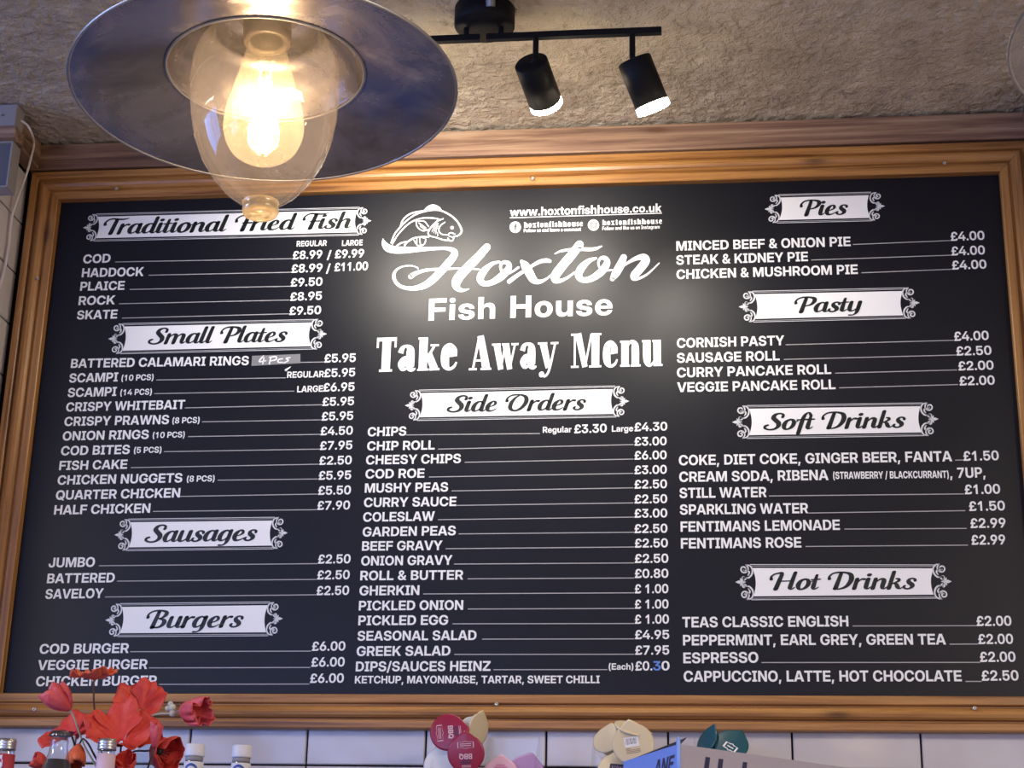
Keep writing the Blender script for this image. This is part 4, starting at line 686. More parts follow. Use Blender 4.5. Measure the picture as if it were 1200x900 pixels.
# name, start and end of its baseline, capital height, [(small suffix, start, end, capital height)], leader rule, [prices: text, start, end]
LINES = [
 ('COD', 97,308.8,129,307.6, 10.3, [], (135,307,344,303.1), [('£8.99',343,304,377.3,302.6),('/',383,303.4,388,303.2),('£9.99',392.5,302.6,426.4,301.4)]),
 ('HADDOCK', 95.5,324.9,168,323.4, 10.4, [], (174,322.5,342,319), [('£8.99',341.5,319.8,377.6,318.4),('/',382,319.3,387,319),('£11.00',391.9,318,431,316.4)]),
 ('PLAICE', 93.6,340.8,145.5,339.6, 10.4, [], (152,339.2,341,335.4), [('£9.50',340.6,336,377.6,334.6)]),
 ('ROCK', 91.7,357.6,134.4,356.6, 10.4, [], (139.5,356,339,351.6), [('£8.95',340,352.6,377,351.2)]),
 ('SKATE', 89.8,374.4,137,373.2, 10.4, [], (143,372.8,338.6,367.7), [('£9.50',339,369.2,376,368)]),
 ('BATTERED CALAMARI RINGS', 82.7,431.2,291.3,427.8, 10.6, [], (352,424.6,380,424.2), [('£5.95',380,425,416.7,424)]),
 ('SCAMPI', 80.7,448.4,137.7,447, 10.6, [('(10 PCS)',142,446.4,179.7,445.4,7)], (183,445.3,335,442.7), [('REGULAR',336.3,442.9,379.4,442,7.4),('£5.95',379.8,442.2,416,441)]),
 ('SCAMPI', 79,465.4,136,464, 10.6, [('(14 PCS)',140.7,463.4,177.7,462.4,7)], (180.7,461.3,345,458.3), [('LARGE',348,459.8,378.4,459,7.4),('£6.95',378.8,459,415.3,457.9)]),
 ('CRISPY WHITEBAIT', 77,482.3,216.3,479.2, 10.6, [], (216.7,478,377.7,474.3), [('£5.95',377.7,475.8,414.7,474.7)]),
 ('CRISPY PRAWNS', 75,499.3,197.7,496.9, 10.7, [('(8 PCS)',201.7,496.3,233.7,495.6,7)], (236.7,494.3,376.7,492), [('£5.95',376.8,493,413.7,491.9)]),
 ('ONION RINGS', 73,516.3,174,514.3, 10.7, [('(10 PCS)',178.7,513.4,216.3,512.6,7)], (220.3,511.7,375.3,509), [('£4.50',375.5,510.2,413.3,509.2)]),
 ('COD BITES', 71,533.7,151.7,532, 10.8, [('(5 PCS)',156.7,531,189,530.4,7)], (192,529.3,374.7,526.3), [('£7.95',374.8,527.4,412.7,526.4)]),
 ('FISH CAKE', 69,551,148.7,549.3, 10.8, [], (153.3,548,373.3,544), [('£2.50',374,544.9,412,544)]),
 ('CHICKEN NUGGETS', 67,568.1,213.3,565.3, 10.9, [('(8 PCS)',218.7,564.6,251.3,564,7)], (255,562.7,372.3,561.3), [('£5.95',373.3,562.4,411.3,561.6)]),
 ('QUARTER CHICKEN', 65,585.7,210.7,582.9, 11, [], (210.7,581.7,371.7,579), [('£5.50',372.7,580,411,579.2)]),
 ('HALF CHICKEN', 63,603.1,175.7,600.9, 11, [], (179.3,599.3,371,597.3), [('£7.90',371.7,597.6,410,596.9)]),
 ('JUMBO', 56.6,664.9,110.7,664.2, 11.3, [], (116,663,372,660.5), [('£2.50',372.6,660.6,410.6,660)]),
 ('BATTERED', 54.8,683.5,134,682.4, 11.3, [], (137.2,681,370.8,679), [('£2.50',371.6,679.2,409.6,678.6)]),
 ('SAVELOY', 52.7,701.8,120.7,700.8, 11.4, [], (123,699.6,370.1,697), [('£2.50',370.9,697.6,408.9,697)]),
 ('COD BURGER', 45.9,766.2,150.5,765.2, 11.5, [], (152.6,763.7,364.7,763), [('£6.00',365.5,762.8,404.5,762.3)]),
 ('VEGGIE BURGER', 43.7,785.2,172.3,784, 11.6, [], (174.5,782.7,363.7,782.2), [('£6.00',364.7,781.4,403.7,780.9)]),
 ('CHICKEN BURGER', 41.6,804.2,183.4,803.2, 11.6, [], (186.3,802,362.6,801.6), [('£6.00',363.3,800.4,402.7,799.9)]),
 ('CHIPS', 430.7,511.4,476,510.4, 10.7, [], (476,509.7,632.7,508), [('Regular',636,507.3,669.7,506.6,7.2),('£3.30',673,507.8,711,506.6),('Large',717,506,742,505.4,7.2),('£4.30',743.6,505.5,782,504.4)]),
 ('CHIP ROLL', 430,528,509.3,526.8, 10.7, [], (513.3,526.3,742.3,521), [('£3.00',743.6,522.4,781.3,521.6)]),
 ('CHEESY CHIPS', 428.7,544.4,540,542.6, 10.8, [], (544.7,541.7,742.3,538), [('£6.00',743.6,538.8,781.3,538)]),
 ('COD ROE', 428,560.8,497.3,559.8, 10.8, [], (502.7,559,742.3,554.7), [('£3.00',743.6,555.8,781.5,555)]),
 ('MUSHY PEAS', 427.3,577.4,525,576, 10.9, [], (529.3,575.3,742.3,571.7), [('£2.50',743.6,572.8,781.7,572)]),
 ('CURRY SAUCE', 426.3,594.3,534.7,593, 11, [], (535.3,592.3,742.3,589.3), [('£2.50',743.6,590.1,781.9,589.5)]),
 ('COLESLAW', 425.3,611.4,509.3,610.2, 11, [], (513.3,609,743,606), [('£3.00',743.6,606.8,782,606.2)]),
 ('GARDEN PEAS', 424.7,628.8,534,627.2, 11.1, [], (537.3,625.7,743,623.7), [('£2.50',743.6,624.8,782.2,624.2)]),
 ('BEEF GRAVY', 424,645.4,518.3,644.6, 11.1, [], (522.3,643,743.3,641), [('£2.50',744,641.8,782.7,641.3)]),
 ('ONION GRAVY', 423,662.8,530,661.8, 11.2, [], (532,661,743.3,659.7), [('£2.50',744,659.8,783.3,659.4)]),
 ('ROLL & BUTTER', 422,680.1,542.7,679.2, 11.2, [], (548,678.3,743.3,677.3), [('£0.80',744,677.4,783.3,677)]),
 ('GHERKIN', 421,697.8,491.3,697.2, 11.3, [], (496,696,743.3,694.7), [('£ 1.00',744,695.4,783.3,695)]),
 ('PICKLED ONION', 420.3,715.4,542.7,714.6, 11.3, [], (548.3,713.7,743.3,713), [('£ 1.00',744,713.4,783.5,713)]),
 ('PICKLED EGG', 419.7,732.8,525,732.2, 11.4, [], (530.3,731,743.3,730.7), [('£ 1.00',744,731.1,784,730.7)]),
 ('SEASONAL SALAD', 418.7,750.8,558.3,750, 11.4, [], (565,749,743.3,748.7), [('£4.95',744.2,749.1,784.3,748.8)]),
 ('GREEK SALAD', 417.7,768.8,527.7,768.2, 11.5, [], (532.3,766.9,743.3,766.7), [('£7.95',744.4,767.4,784.3,767)]),
 ('DIPS/SAUCES HEINZ', 416.7,786.8,574.7,786.2, 11.6, [], (578.3,784.8,711.7,784.7), [('(Each)',713.3,784.9,742.3,784.8,7.6),('£0.',744.6,785.9,764.5,785.7),('3*',765.2,785.7,774.4,785.6),('0',775.2,785.6,784.7,785.5)]),
 ('KETCHUP, MAYONNAISE, TARTAR, SWEET CHILLI', 415.7,800.9,702.7,800.7, 9.0, [], None, []),
 ('MINCED BEEF & ONION PIE', 792.6,293.8,997,288.4, 11.1, [], (999.5,286.5,1114,281.9), [('£4.00',1114.4,282.4,1154,280.9)]),
 ('STEAK & KIDNEY PIE', 792.6,310.3,947,306, 11.1, [], (950.5,304.7,1115,299), [('£4.00',1115.3,299.5,1154.5,298)]),
 ('CHICKEN & MUSHROOM PIE', 792.8,327.1,1005.4,321, 11.1, [], (1009.3,319.7,1116,315.5), [('£4.00',1116,316,1156.3,314.6)]),
 ('CORNISH PASTY', 793.3,407.7,919.3,404.5, 11.4, [], (920.7,404,1117.8,398.8), [('£4.00',1118.5,399.6,1159,398.2)]),
 ('SAUSAGE ROLL', 793.3,425.2,913.7,422.3, 11.4, [], (918.6,421.2,1120.2,416), [('£2.50',1121,416.8,1162.2,415.6)]),
 ('CURRY PANCAKE ROLL', 793.3,442.3,974.3,438.2, 11.4, [], (978.5,437.3,1121.6,433.5), [('£2.00',1123.4,434.3,1164.7,433)]),
 ('VEGGIE PANCAKE ROLL', 793.6,459.5,979.2,456, 11.4, [], (983.4,454.5,1123,450.6), [('£2.00',1124.8,451.8,1166,450.6)]),
 ('COKE, DIET COKE, GINGER BEER, FANTA', 795.6,545.3,1116,540.6, 12, [], (1119.2,539.3,1129,539), [('£1.50',1129.3,540.1,1170.8,539.2)]),
 ('CREAM SODA, RIBENA', 796,564.8,971,562.5, 12, [('(STRAWBERRY / BLACKCURRANT)',976.4,561.3,1112,560,8.4),(', 7UP,',1113.5,560.2,1155,559.5,12)], None, []),
 ('STILL WATER', 796.4,583.7,898.4,582.6, 12, [], (901.2,581.2,1130,578.8), [('£1.00',1130.9,579.3,1172.4,578.4)]),
 ('SPARKLING WATER', 796.8,603.2,947.2,601.4, 12, [], (947.2,601.2,1131.2,598.4), [('£1.50',1136,598.9,1178,598)]),
 ('FENTIMANS LEMONADE', 797.6,623.2,984.4,621, 12.1, [], (989.6,620,1132.8,619.2), [('£2.99',1137.6,618.9,1178.8,618.2)]),
 ('FENTIMANS ROSE', 798,642.8,939.2,641.6, 12.2, [], (944,640.4,1134.4,638.8), [('£2.99',1138.8,638.5,1178.4,637.9)]),
 ('TEAS CLASSIC ENGLISH', 799.6,735.3,994.4,734.1, 12.4, [], (999.2,733.6,1144.8,733.2), [('£2.00',1144.8,733.7,1185.6,733.2)]),
 ('PEPPERMINT, EARL GREY, GREEN TEA', 800.4,756.4,1108.8,755.3, 12.5, [], (1112.8,754.9,1146.4,754.7), [('£2.00',1146.8,754.9,1187.6,754.4)]),
 ('ESPRESSO', 800.8,777.3,888.8,776.6, 12.6, [], (892.4,776.4,1148.8,776.2), [('£2.00',1148.8,775.8,1190.4,775.4)]),
 ('CAPPUCCINO, LATTE, HOT CHOCOLATE', 801.2,798.9,1127.2,798.4, 12.8, [], (1131.6,798.5,1150.4,798.5), [('£2.50',1150.8,797.8,1194,797.4)]),
]
for nm, x0, y0, x1, y1, cap, suf, ru, pr in LINES:
    mb = MB(); put(mb, sans(nm), (x0, y0), (x1, y1), cap, YT)
    for t, a, b, c1, d, ch in suf: put(mb, sans(t), (a, b), (c1, d), ch, YT)
    o0 = on_y(x0, y0, YT); ln = mb.build('menu_line', TX, board, o0)
    if ru: mb = MB(); rule(mb, ru, 0); mb.build('leader_rule', M_RULE, ln, on_y(ru[0], ru[1], YT))
    if pr:
        mb = MB(); o1 = on_y(pr[-1][1], pr[-1][2], YT)
        for q in pr:
            t = q[0]; mi = 0
            if t.endswith('*'): t = t[:-1]; mi = 1
            put(mb, sans(t), q[1:3], q[3:5], q[5] if len(q) > 5 else cap * .94, YT, mi)
        mb.build('price', [TX, M_BLUEPEN], ln, o1)
mb = MB(); put(mb, sans('REGULAR', .03), (347.5, 289), (382.7, 288), 6.6, YT); put(mb, sans('LARGE', .03), (400.7, 288.2), (424.8, 287.4), 6.6, YT)
mb.build('size_heading', TX, board, on_y(347, 289, YT))

# section banners with scrolled ends: corners of the white field, heading text and its baseline
def spiral(cx, cy, r0, r1, a0, a1, w0, w1, n=12):
    return [(cx + (r0 + (r1 - r0) * i / n) * math.cos(a0 + (a1 - a0) * i / n), cy + (r0 + (r1 - r0) * i / n) * math.sin(a0 + (a1 - a0) * i / n), w0 + (w1 - w0) * i / n) for i in range(n + 1)]
def scroll_shape():
    parts = []
    for s in (1, -1):
        f = lambda pts: [(x, y * s, w) for x, y, w in pts]
        parts.append(ribbon(f(spiral(-.50, .74, .05, .27, -.5 * PI, 2.35 * PI, .09, .075)[:13]), 3))
        parts.append(ribbon(f([(-.36, .98, .07), (-.14, .92, .08), (-.02, .70, .09), (-.06, .44, .10), (-.22, .26, .09), (-.36, .24, .06)]), 4))
        parts.append(ribbon(f([(-.44, .60, .07), (-.28, .66, .08), (-.20, .54, .09), (-.28, .38, .06)]), 4))
        parts.append(ribbon(f(spiral(-.52, .24, .03, .13, .2 * PI, 2.0 * PI, .10, .08)), 3))
        parts.append(dot(-.52, .24, .075)); parts.append(dot(-.46, .74, .06))
        parts.append(ribbon(f([(-.52, .10, .10), (-.66, .10, .12), (-.72, .20, .05)]), 3))
    parts.append(ribbon([(-1.0, 0, .01), (-.90, 0, .10), (-.80, 0, .19), (-.70, 0, .13), (-.55, 0, .08), (-.42, 0, .03)], 3))
    return join2(parts)
SCROLL = scroll_shape()
BANNERS = [
 ('Traditional Fried Fish', (114.7,254),(418.7,246.3),(418,272.1),(112.5,279.1), (120,274.6,411.6,267.2), 18.2),
 ('Small Plates', (145.9,382.6),(365.3,377.9),(364.2,405.6),(143.6,411), (172.9,403.2,336.5,400.2), 18.4),
 ('Sausages', (153,612),(319.3,610),(318.4,639.3),(151,641.4), (168.9,635.4,301,633.2), 20),
 ('Burgers', (143,711.2),(313.6,709.3),(311.7,741),(140.7,742), (170.2,736,284.8,734.6), 20.5),
 ('Side Orders', (493.3,460.7),(718.3,456),(719.3,485),(491.7,489), (523.3,482.8,686.7,480), 19),
 ('Pies', (914.8,231.5),(1018,228.7),(1019.8,255.3),(913,257.8), (937.5,252.9,994.2,251), 18),
 ('Pasty', (884.3,344.8),(1057.8,341),(1058.4,369.5),(885.3,373.7), (931,366.4,1011,364.4), 18),
 ('Soft Drinks', (878,479),(1078.5,476),(1080,506.7),(878,510), (894.4,503.8,1062,500.6), 19.2),
 ('Hot Drinks', (882,665.6),(1094,666),(1094,696.8),(883.2,698.8), (902,691,1074.8,690), 20),
]
for txt, tl, tr, br, bl, bs, cap in BANNERS:
    TL, TR, BR, BL = [on_y(*q, YB) for q in (tl, tr, br, bl)]
    mb = MB()
    # white field with ends that notch inwards
    uu = (TR - TL).normalized(); hh = (TL - BL).length
    def side(A, B, sgn):
        return [A.lerp(B, k / 8) - uu * sgn * hh * .09 * math.sin(PI * k / 8) for k in range(9)]
    Lp = side(BL, TL, -1); Rp = side(BR, TR, 1)
    for a, b, c2, d in zip(Lp, Rp, Rp[1:], Lp[1:]): mb.add([a, b, c2, d], [(0, 1, 2, 3)])
    up = (TL - BL).normalized()
    for A, B, s in ((TL, TR, 1), (BL, BR, -1)):
        for off, th, mi in ((.0056, .0011, 1), (.0032, .0006, 1)):
            o1 = up * (off * s); t = up * (th / 2)
            mb.add([A + o1 - t - uu * .004, B + o1 - t + uu * .004, B + o1 + t + uu * .004, A + o1 + t - uu * .004], [(0, 1, 2, 3)], mi)
    bn = mb.build('section_banner', [M_BANNER, M_GREYPRINT], board, (TL + BR) / 2)
    mb = MB(); put(mb, script(txt), bs[:2], bs[2:], cap, YI, 0, 1.0); mb.build('heading_lettering', M_INK, bn, on_y(*bs[:2], YI))
    for A, B, s in ((TL, BL, 1), (TR, BR, -1)):
        mid = (A + B) / 2; H = hh / 2 * 1.24; mb = MB()
        mb.add([mid + uu * (s * x * H * .98) + up * (y * H) + Vector((0, -.0001, 0)) for x, y in SCROLL[0]], SCROLL[1])
        mb.build('scroll_ornament', M_GREYPRINT, bn, mid)

# shop name, fish emblem, title and web addresses in the middle of the board
C5 = lambda p: crop(p, 7.0588, 440, 230)
C6 = lambda p: crop(p, 6.0, 590, 230)
mb = MB()
for st in [
 C5([(62,352,6),(74,395,44),(105,428,62),(160,443,60),(240,445,54),(350,440,40),(470,433,28),(570,430,26),(625,440,36),(655,462,50),(645,500,58),(600,555,62),(540,622,62),(470,692,60),(395,742,52),(300,762,34),(215,748,28),(165,705,28),(152,655,27),(175,608,18),(230,580,12),(300,575,10),(345,590,11),(352,598,11)]),
 C5([(292,665,42),(340,634,32),(430,610,24),(560,601,18),(700,597,15),(800,600,13),(872,606,8)]),
 C5([(922,420,60),(860,490,66),(780,572,72),(712,642,76),(672,700,76),(668,742,62),(692,770,40),(730,778,22),(772,766,8)]),
 C5([(1025,542,16),(960,562,32),(895,622,56),(866,680,58),(892,720,46),(960,714,46),(1040,664,62),(1098,602,52),(1100,558,40),(1060,546,28),(1036,570,22),(1040,612,18),(1072,632,14),(1120,628,14)]),
 C6([(30,548,14),(70,525,14),(105,500,16)]),
 C6([(128,458,24),(150,485,56),(180,535,60),(210,585,52),(250,602,30),(300,582,16),(345,545,12)]),
 C6([(40,600,30),(90,562,26),(150,522,22),(200,490,22),(255,460,26),(300,452,30),(326,456,24)]),
 C6([(535,340,58),(480,412,62),(420,482,62),(368,552,62),(362,590,42),(400,594,26),(450,572,18),(500,535,14)]),
 C6([(362,404,8),(410,384,16),(520,372,24),(630,372,24),(690,352,10)]),
 C6([(650,436,16),(600,455,34),(548,505,52),(528,555,50),(556,588,38),(620,578,44),(690,528,54),(728,470,46),(715,436,32),(685,436,22),(668,462,16),(676,500,14),(715,522,13),(765,518,13)]),
 C6([(845,430,46),(825,480,58),(790,540,56),(765,580,34)]),
 C6([(800,530,10),(860,478,16),(930,438,30),(985,428,48),(1000,455,58),(960,510,58),(920,555,54),(918,578,34),(955,576,20),(1015,545,14),(1095,470,8)])]:
    mb2 = ribbon(st, 7); put_px(mb, mb2, YT)
mb.build('shop_name', TX, board, on_y(600, 310, YT))
mb = MB()
for st in [
 [(130,385,12),(158,315,12),(205,255,12),(265,196,12),(335,150,12),(420,122,13),(500,112,14),(562,126,13),(632,166,13),(682,216,13),(712,276,14),(704,308,13),(676,328,12),(645,332,10)],
 [(402,120,12),(440,98,36),(478,90,44),(520,102,34),(545,118,12)],
 [(206,256,12),(226,198,12),(275,152,12),(330,132,12),(400,122,14)],
 [(140,392,12),(196,305,11),(285,220,11),(380,182,11),(470,180,11),(528,190,9)],
 [(560,186,10),(505,210,12),(452,268,12),(436,306,11),(452,328,10),(505,342,10),(560,360,10),(605,366,10)],
 [(576,214,8),(538,242,10),(524,280,10),(545,312,9),(600,320,9)],
 [(335,208,9),(345,250,9),(388,285,9),(440,276,8)], [(335,208,9),(400,206,9),(440,250,8)],
 [(360,222,9),(412,262,14)], [(372,248,8),(415,275,10)],
 [(440,336,10),(372,336,10),(300,352,11),(240,402,12)], [(318,362,9),(350,408,9),(400,398,9),(414,352,8),(370,338,8)],
 [(342,348,8),(342,402,8)], [(366,348,8),(372,404,8)], [(176,410,12),(214,386,13),(270,372,8)], [(240,412,10),(262,380,14),(310,352,8)],
 [(600,318,9),(622,302,10),(656,312,9)], [(600,348,10),(612,366,12),(638,366,11),(648,342,9)], [(606,328,8),(640,340,8)],
 [(468,292,5),(486,250,6),(512,214,4)], [(482,302,5),(496,258,6),(522,222,4)], [(498,310,5),(506,268,6),(520,240,4)], [(514,326,6),(512,300,6)]]:
    put_px(mb, ribbon(C5(st), 5), YT)
e = C5([(634, 260, 1)])[0]; put_px(mb, dot(e[0], e[1], 2.0), YT)
mb.build('fish_emblem', TX, board, on_y(500, 270, YT))
mb = MB(); put(mb, sans('Fish', .03), (502, 375.8), (580, 373.2), 25.6, YT); mb.build('shop_subtitle', TX, board, on_y(502, 376, YT))
mb = MB(); put(mb, sans('House', .03), (598, 372.5), (717.7, 369), 25.6, YT); mb.build('shop_subtitle', TX, board, on_y(598, 373, YT))
mb = MB()
put(mb, slab('Take'), (440, 436), (535.5, 433.2), 40.2, YT, 0, 1.0); put(mb, slab('Away'), (549.3, 434), (654, 431.4), 40.2, YT, 0, 1.0); put(mb, slab('Menu'), (669, 431.2), (776.5, 428.8), 40.2, YT, 0, 1.0)
mb.build('title_lettering', TX, board, on_y(440, 436, YT))
mb = MB(); put(mb, sans('www.hoxtonfishhouse.co.uk'), (597.5, 253.3), (775.3, 248.3), 9.9, YT)
A, B = on_y(597.5, 255.3, YT), on_y(775.6, 249.8, YT); t = Vector((0, 0, .0007)); mb.add([A - t, B - t, B + t, A + t], [(0, 1, 2, 3)])
mb.build('web_address', TX, board, on_y(597, 253, YT))
for cx, cy, t1, a1, t2, a2, kind in (
   (603.8, 266.2, 'hoxtonfishhouse', (614, 266.7, 683, 265), 'Follow us and leave a comment', (613.8, 272.2, 680.8, 270.6), 'f'),
   (695.5, 263.7, 'hoxtonfishhouse', (705.8, 264, 775.8, 262.2), 'Follow and like us on Instagram', (705.8, 269.8, 773, 267.8), 'c')):
    mb = MB(); put_px(mb, dot(cx, cy, 6.6, 28), YT)
    ic = mb.build('social_icon', TX, board, on_y(cx, cy, YT)); mb = MB()
    if kind == 'f': put(mb, sans('f'), (cx - 1.9, cy + 3.9), (cx + 2.3, cy + 3.8), 7.6, YI)
    else:
        for a in range(4):
            q = [(-2.9, -2.9), (2.9, -2.9), (2.9, 2.9), (-2.9, 2.9)]; b = q[a]; d = q[(a + 1) % 4]
            put_px(mb, ribbon([(cx + b[0], cy + b[1], .9), (cx + d[0], cy + d[1], .9)], 2), YI)
        put_px(mb, ribbon(spiral(cx, cy, 1.5, 1.5, 0, 2 * PI, .8, .8), 2), YI); put_px(mb, dot(cx + 1.8, cy - 1.8, .4), YI)
    mb.build('icon_symbol', M_INK, ic, on_y(cx, cy, YI))
    mb = MB(); put(mb, slab(t1, .09), a1[:2], a1[2:], 6.3, YT, 0, .97); put(mb, sans(t2), a2[:2], a2[2:], 4.2, YT)
    mb.build('social_handle', TX, board, on_y(*a1[:2], YT))
# handwritten strip of grey tape
mb = MB(); Q = [on_y(*q, -.0007) for q in ((294.6, 428.8), (352, 425.6), (352, 414.8), (295.4, 417))]
mb.add(Q, [(0, 1, 2, 3)]); tp = mb.build('tape_strip', M_TAPE, board, Q[0]); tp['label'] = 'grey tape strip with handwritten 4 Pcs'
mb = MB(); C3 = lambda p: crop(p, 3.0, 40, 370)
for st in ([(806,141,5),(791,161,5),(815,158,4)], [(808,148,5),(804,169,5)], [(832,146,5),(827,169,5)], [(828,146,5),(850,144,5),(850,154,5),(830,159,4)],
           [(874,151,4),(860,154,5),(858,163,5),(874,164,4)], [(900,147,4),(886,150,5),(894,157,5),(878,166,4)]): put_px(mb, ribbon(C3(st), 4), -.001)
mb.build('handwriting', TX, tp, Q[0])
mb = MB(); put_px(mb, ribbon(C3([(885,191,8),(902,179,2)]), 4), YT); mb.build('pen_tick', TX, board, on_y(336, 432, YT))

# ------------------------------------------------------------------ track of four spot lamps on the ceiling
BAR_Y = -.41; BAR_Z = .95
trk = thing('track_light', 'black ceiling track light with lit cylinder spots above the menu board', 'track light', (.825, BAR_Y, CEIL_Z))
mb = MB(); mb.lathe([(0, CEIL_Z), (.047, CEIL_Z), (.047, .9705), (.045, .968), (0, .968)][::-1], (.825, BAR_Y, 0), 48)
mb.build('ceiling_rose', M_BLACK, trk, (.825, BAR_Y, .98))
BAR_L = .560; BAR_R = 1.0985
for a, b in ((BAR_L, .8185), (.8285, BAR_R)):
    mb = MB(); mb.bevbox((a, BAR_Y - .0052, BAR_Z - .0052), (b, BAR_Y + .0052, BAR_Z + .0052), .0008); mb.build('track_bar', M_BLACK, trk, ((a + b) / 2, BAR_Y, BAR_Z))
for x in (.797, .851):
    mb = MB(); mb.cyl((x, BAR_Y, BAR_Z + .005), (x, BAR_Y, .9685), .0042, 16); mb.build('track_post', M_BLACK, trk, (x, BAR_Y, .96))
mb = MB(); mb.cyl((.840, BAR_Y - .046, .975), (.840, BAR_Y - .052, 1.0), .0075, 20); mb.build('cable_gland', M_CHROME_GREY, trk, (.84, BAR_Y - .05, .98))
def spot(px_stem, top_px, cdir, ln=.083, r=.0262):
    xs = on_y(px_stem, 45, BAR_Y).x; d = (CM @ Vector(cdir)).normalized()
    T = on_y(*top_px, BAR_Y); E = T + d * ln
    hd = MB(); q = d.to_track_quat('Z', 'Y').to_matrix()
    hd.lathe([(0, 0), (r * .94, 0), (r, .0016), (r, ln - .0100), (r * .9, ln - .0100), (r * .9, ln - .020), (0, ln - .020)], T, 40, 0, q)
    h = hd.build('spot_head', M_BLACK, trk, T); fixn(h)
    st = MB(); st.cyl((xs, BAR_Y, BAR_Z - .005), (xs, BAR_Y, T.z + .012), .0046, 16)
    st.tube([(xs, BAR_Y, T.z + .016), (xs, BAR_Y, T.z + .004), T + d * .004], .0046, 12); st.build('spot_arm', M_BLACK, trk, (xs, BAR_Y, .93))
    lp = MB(); lp.lathe([(r * .9, ln - .0100), (r * .995, ln - .0099), (r * .995, ln - .001), (r * .93, ln), (r * .80, ln), (r * .80, ln - .009), (r * .9, ln - .0100)], T, 40, 0, q)
    lo = lp.build('lit_lip', M_LIP, h, E); fixn(lo); lo['label'] = 'glowing white acrylic ring'
    l = bpy.data.lights.new('spot_beam', 'SPOT'); l.energy = SPOT_POWER; l.color = (1.0, .93, .82); l.spot_size = 2.3; l.spot_blend = .7; l.shadow_soft_size = .018
    o = bpy.data.objects.new('spot_beam', l); COL.objects.link(o); o.location = E + d * .002
    o.rotation_euler = d.to_track_quat('-Z', 'Y').to_euler()
spot(628, (622, 73), (.30, -.68, -.62))
spot(741, (743, 70), (.37, -.93, .0))
spot(496, (487, 76), (.0, -.60, -.75))
spot(391, (395, 86), (.10, -.80, -.55))

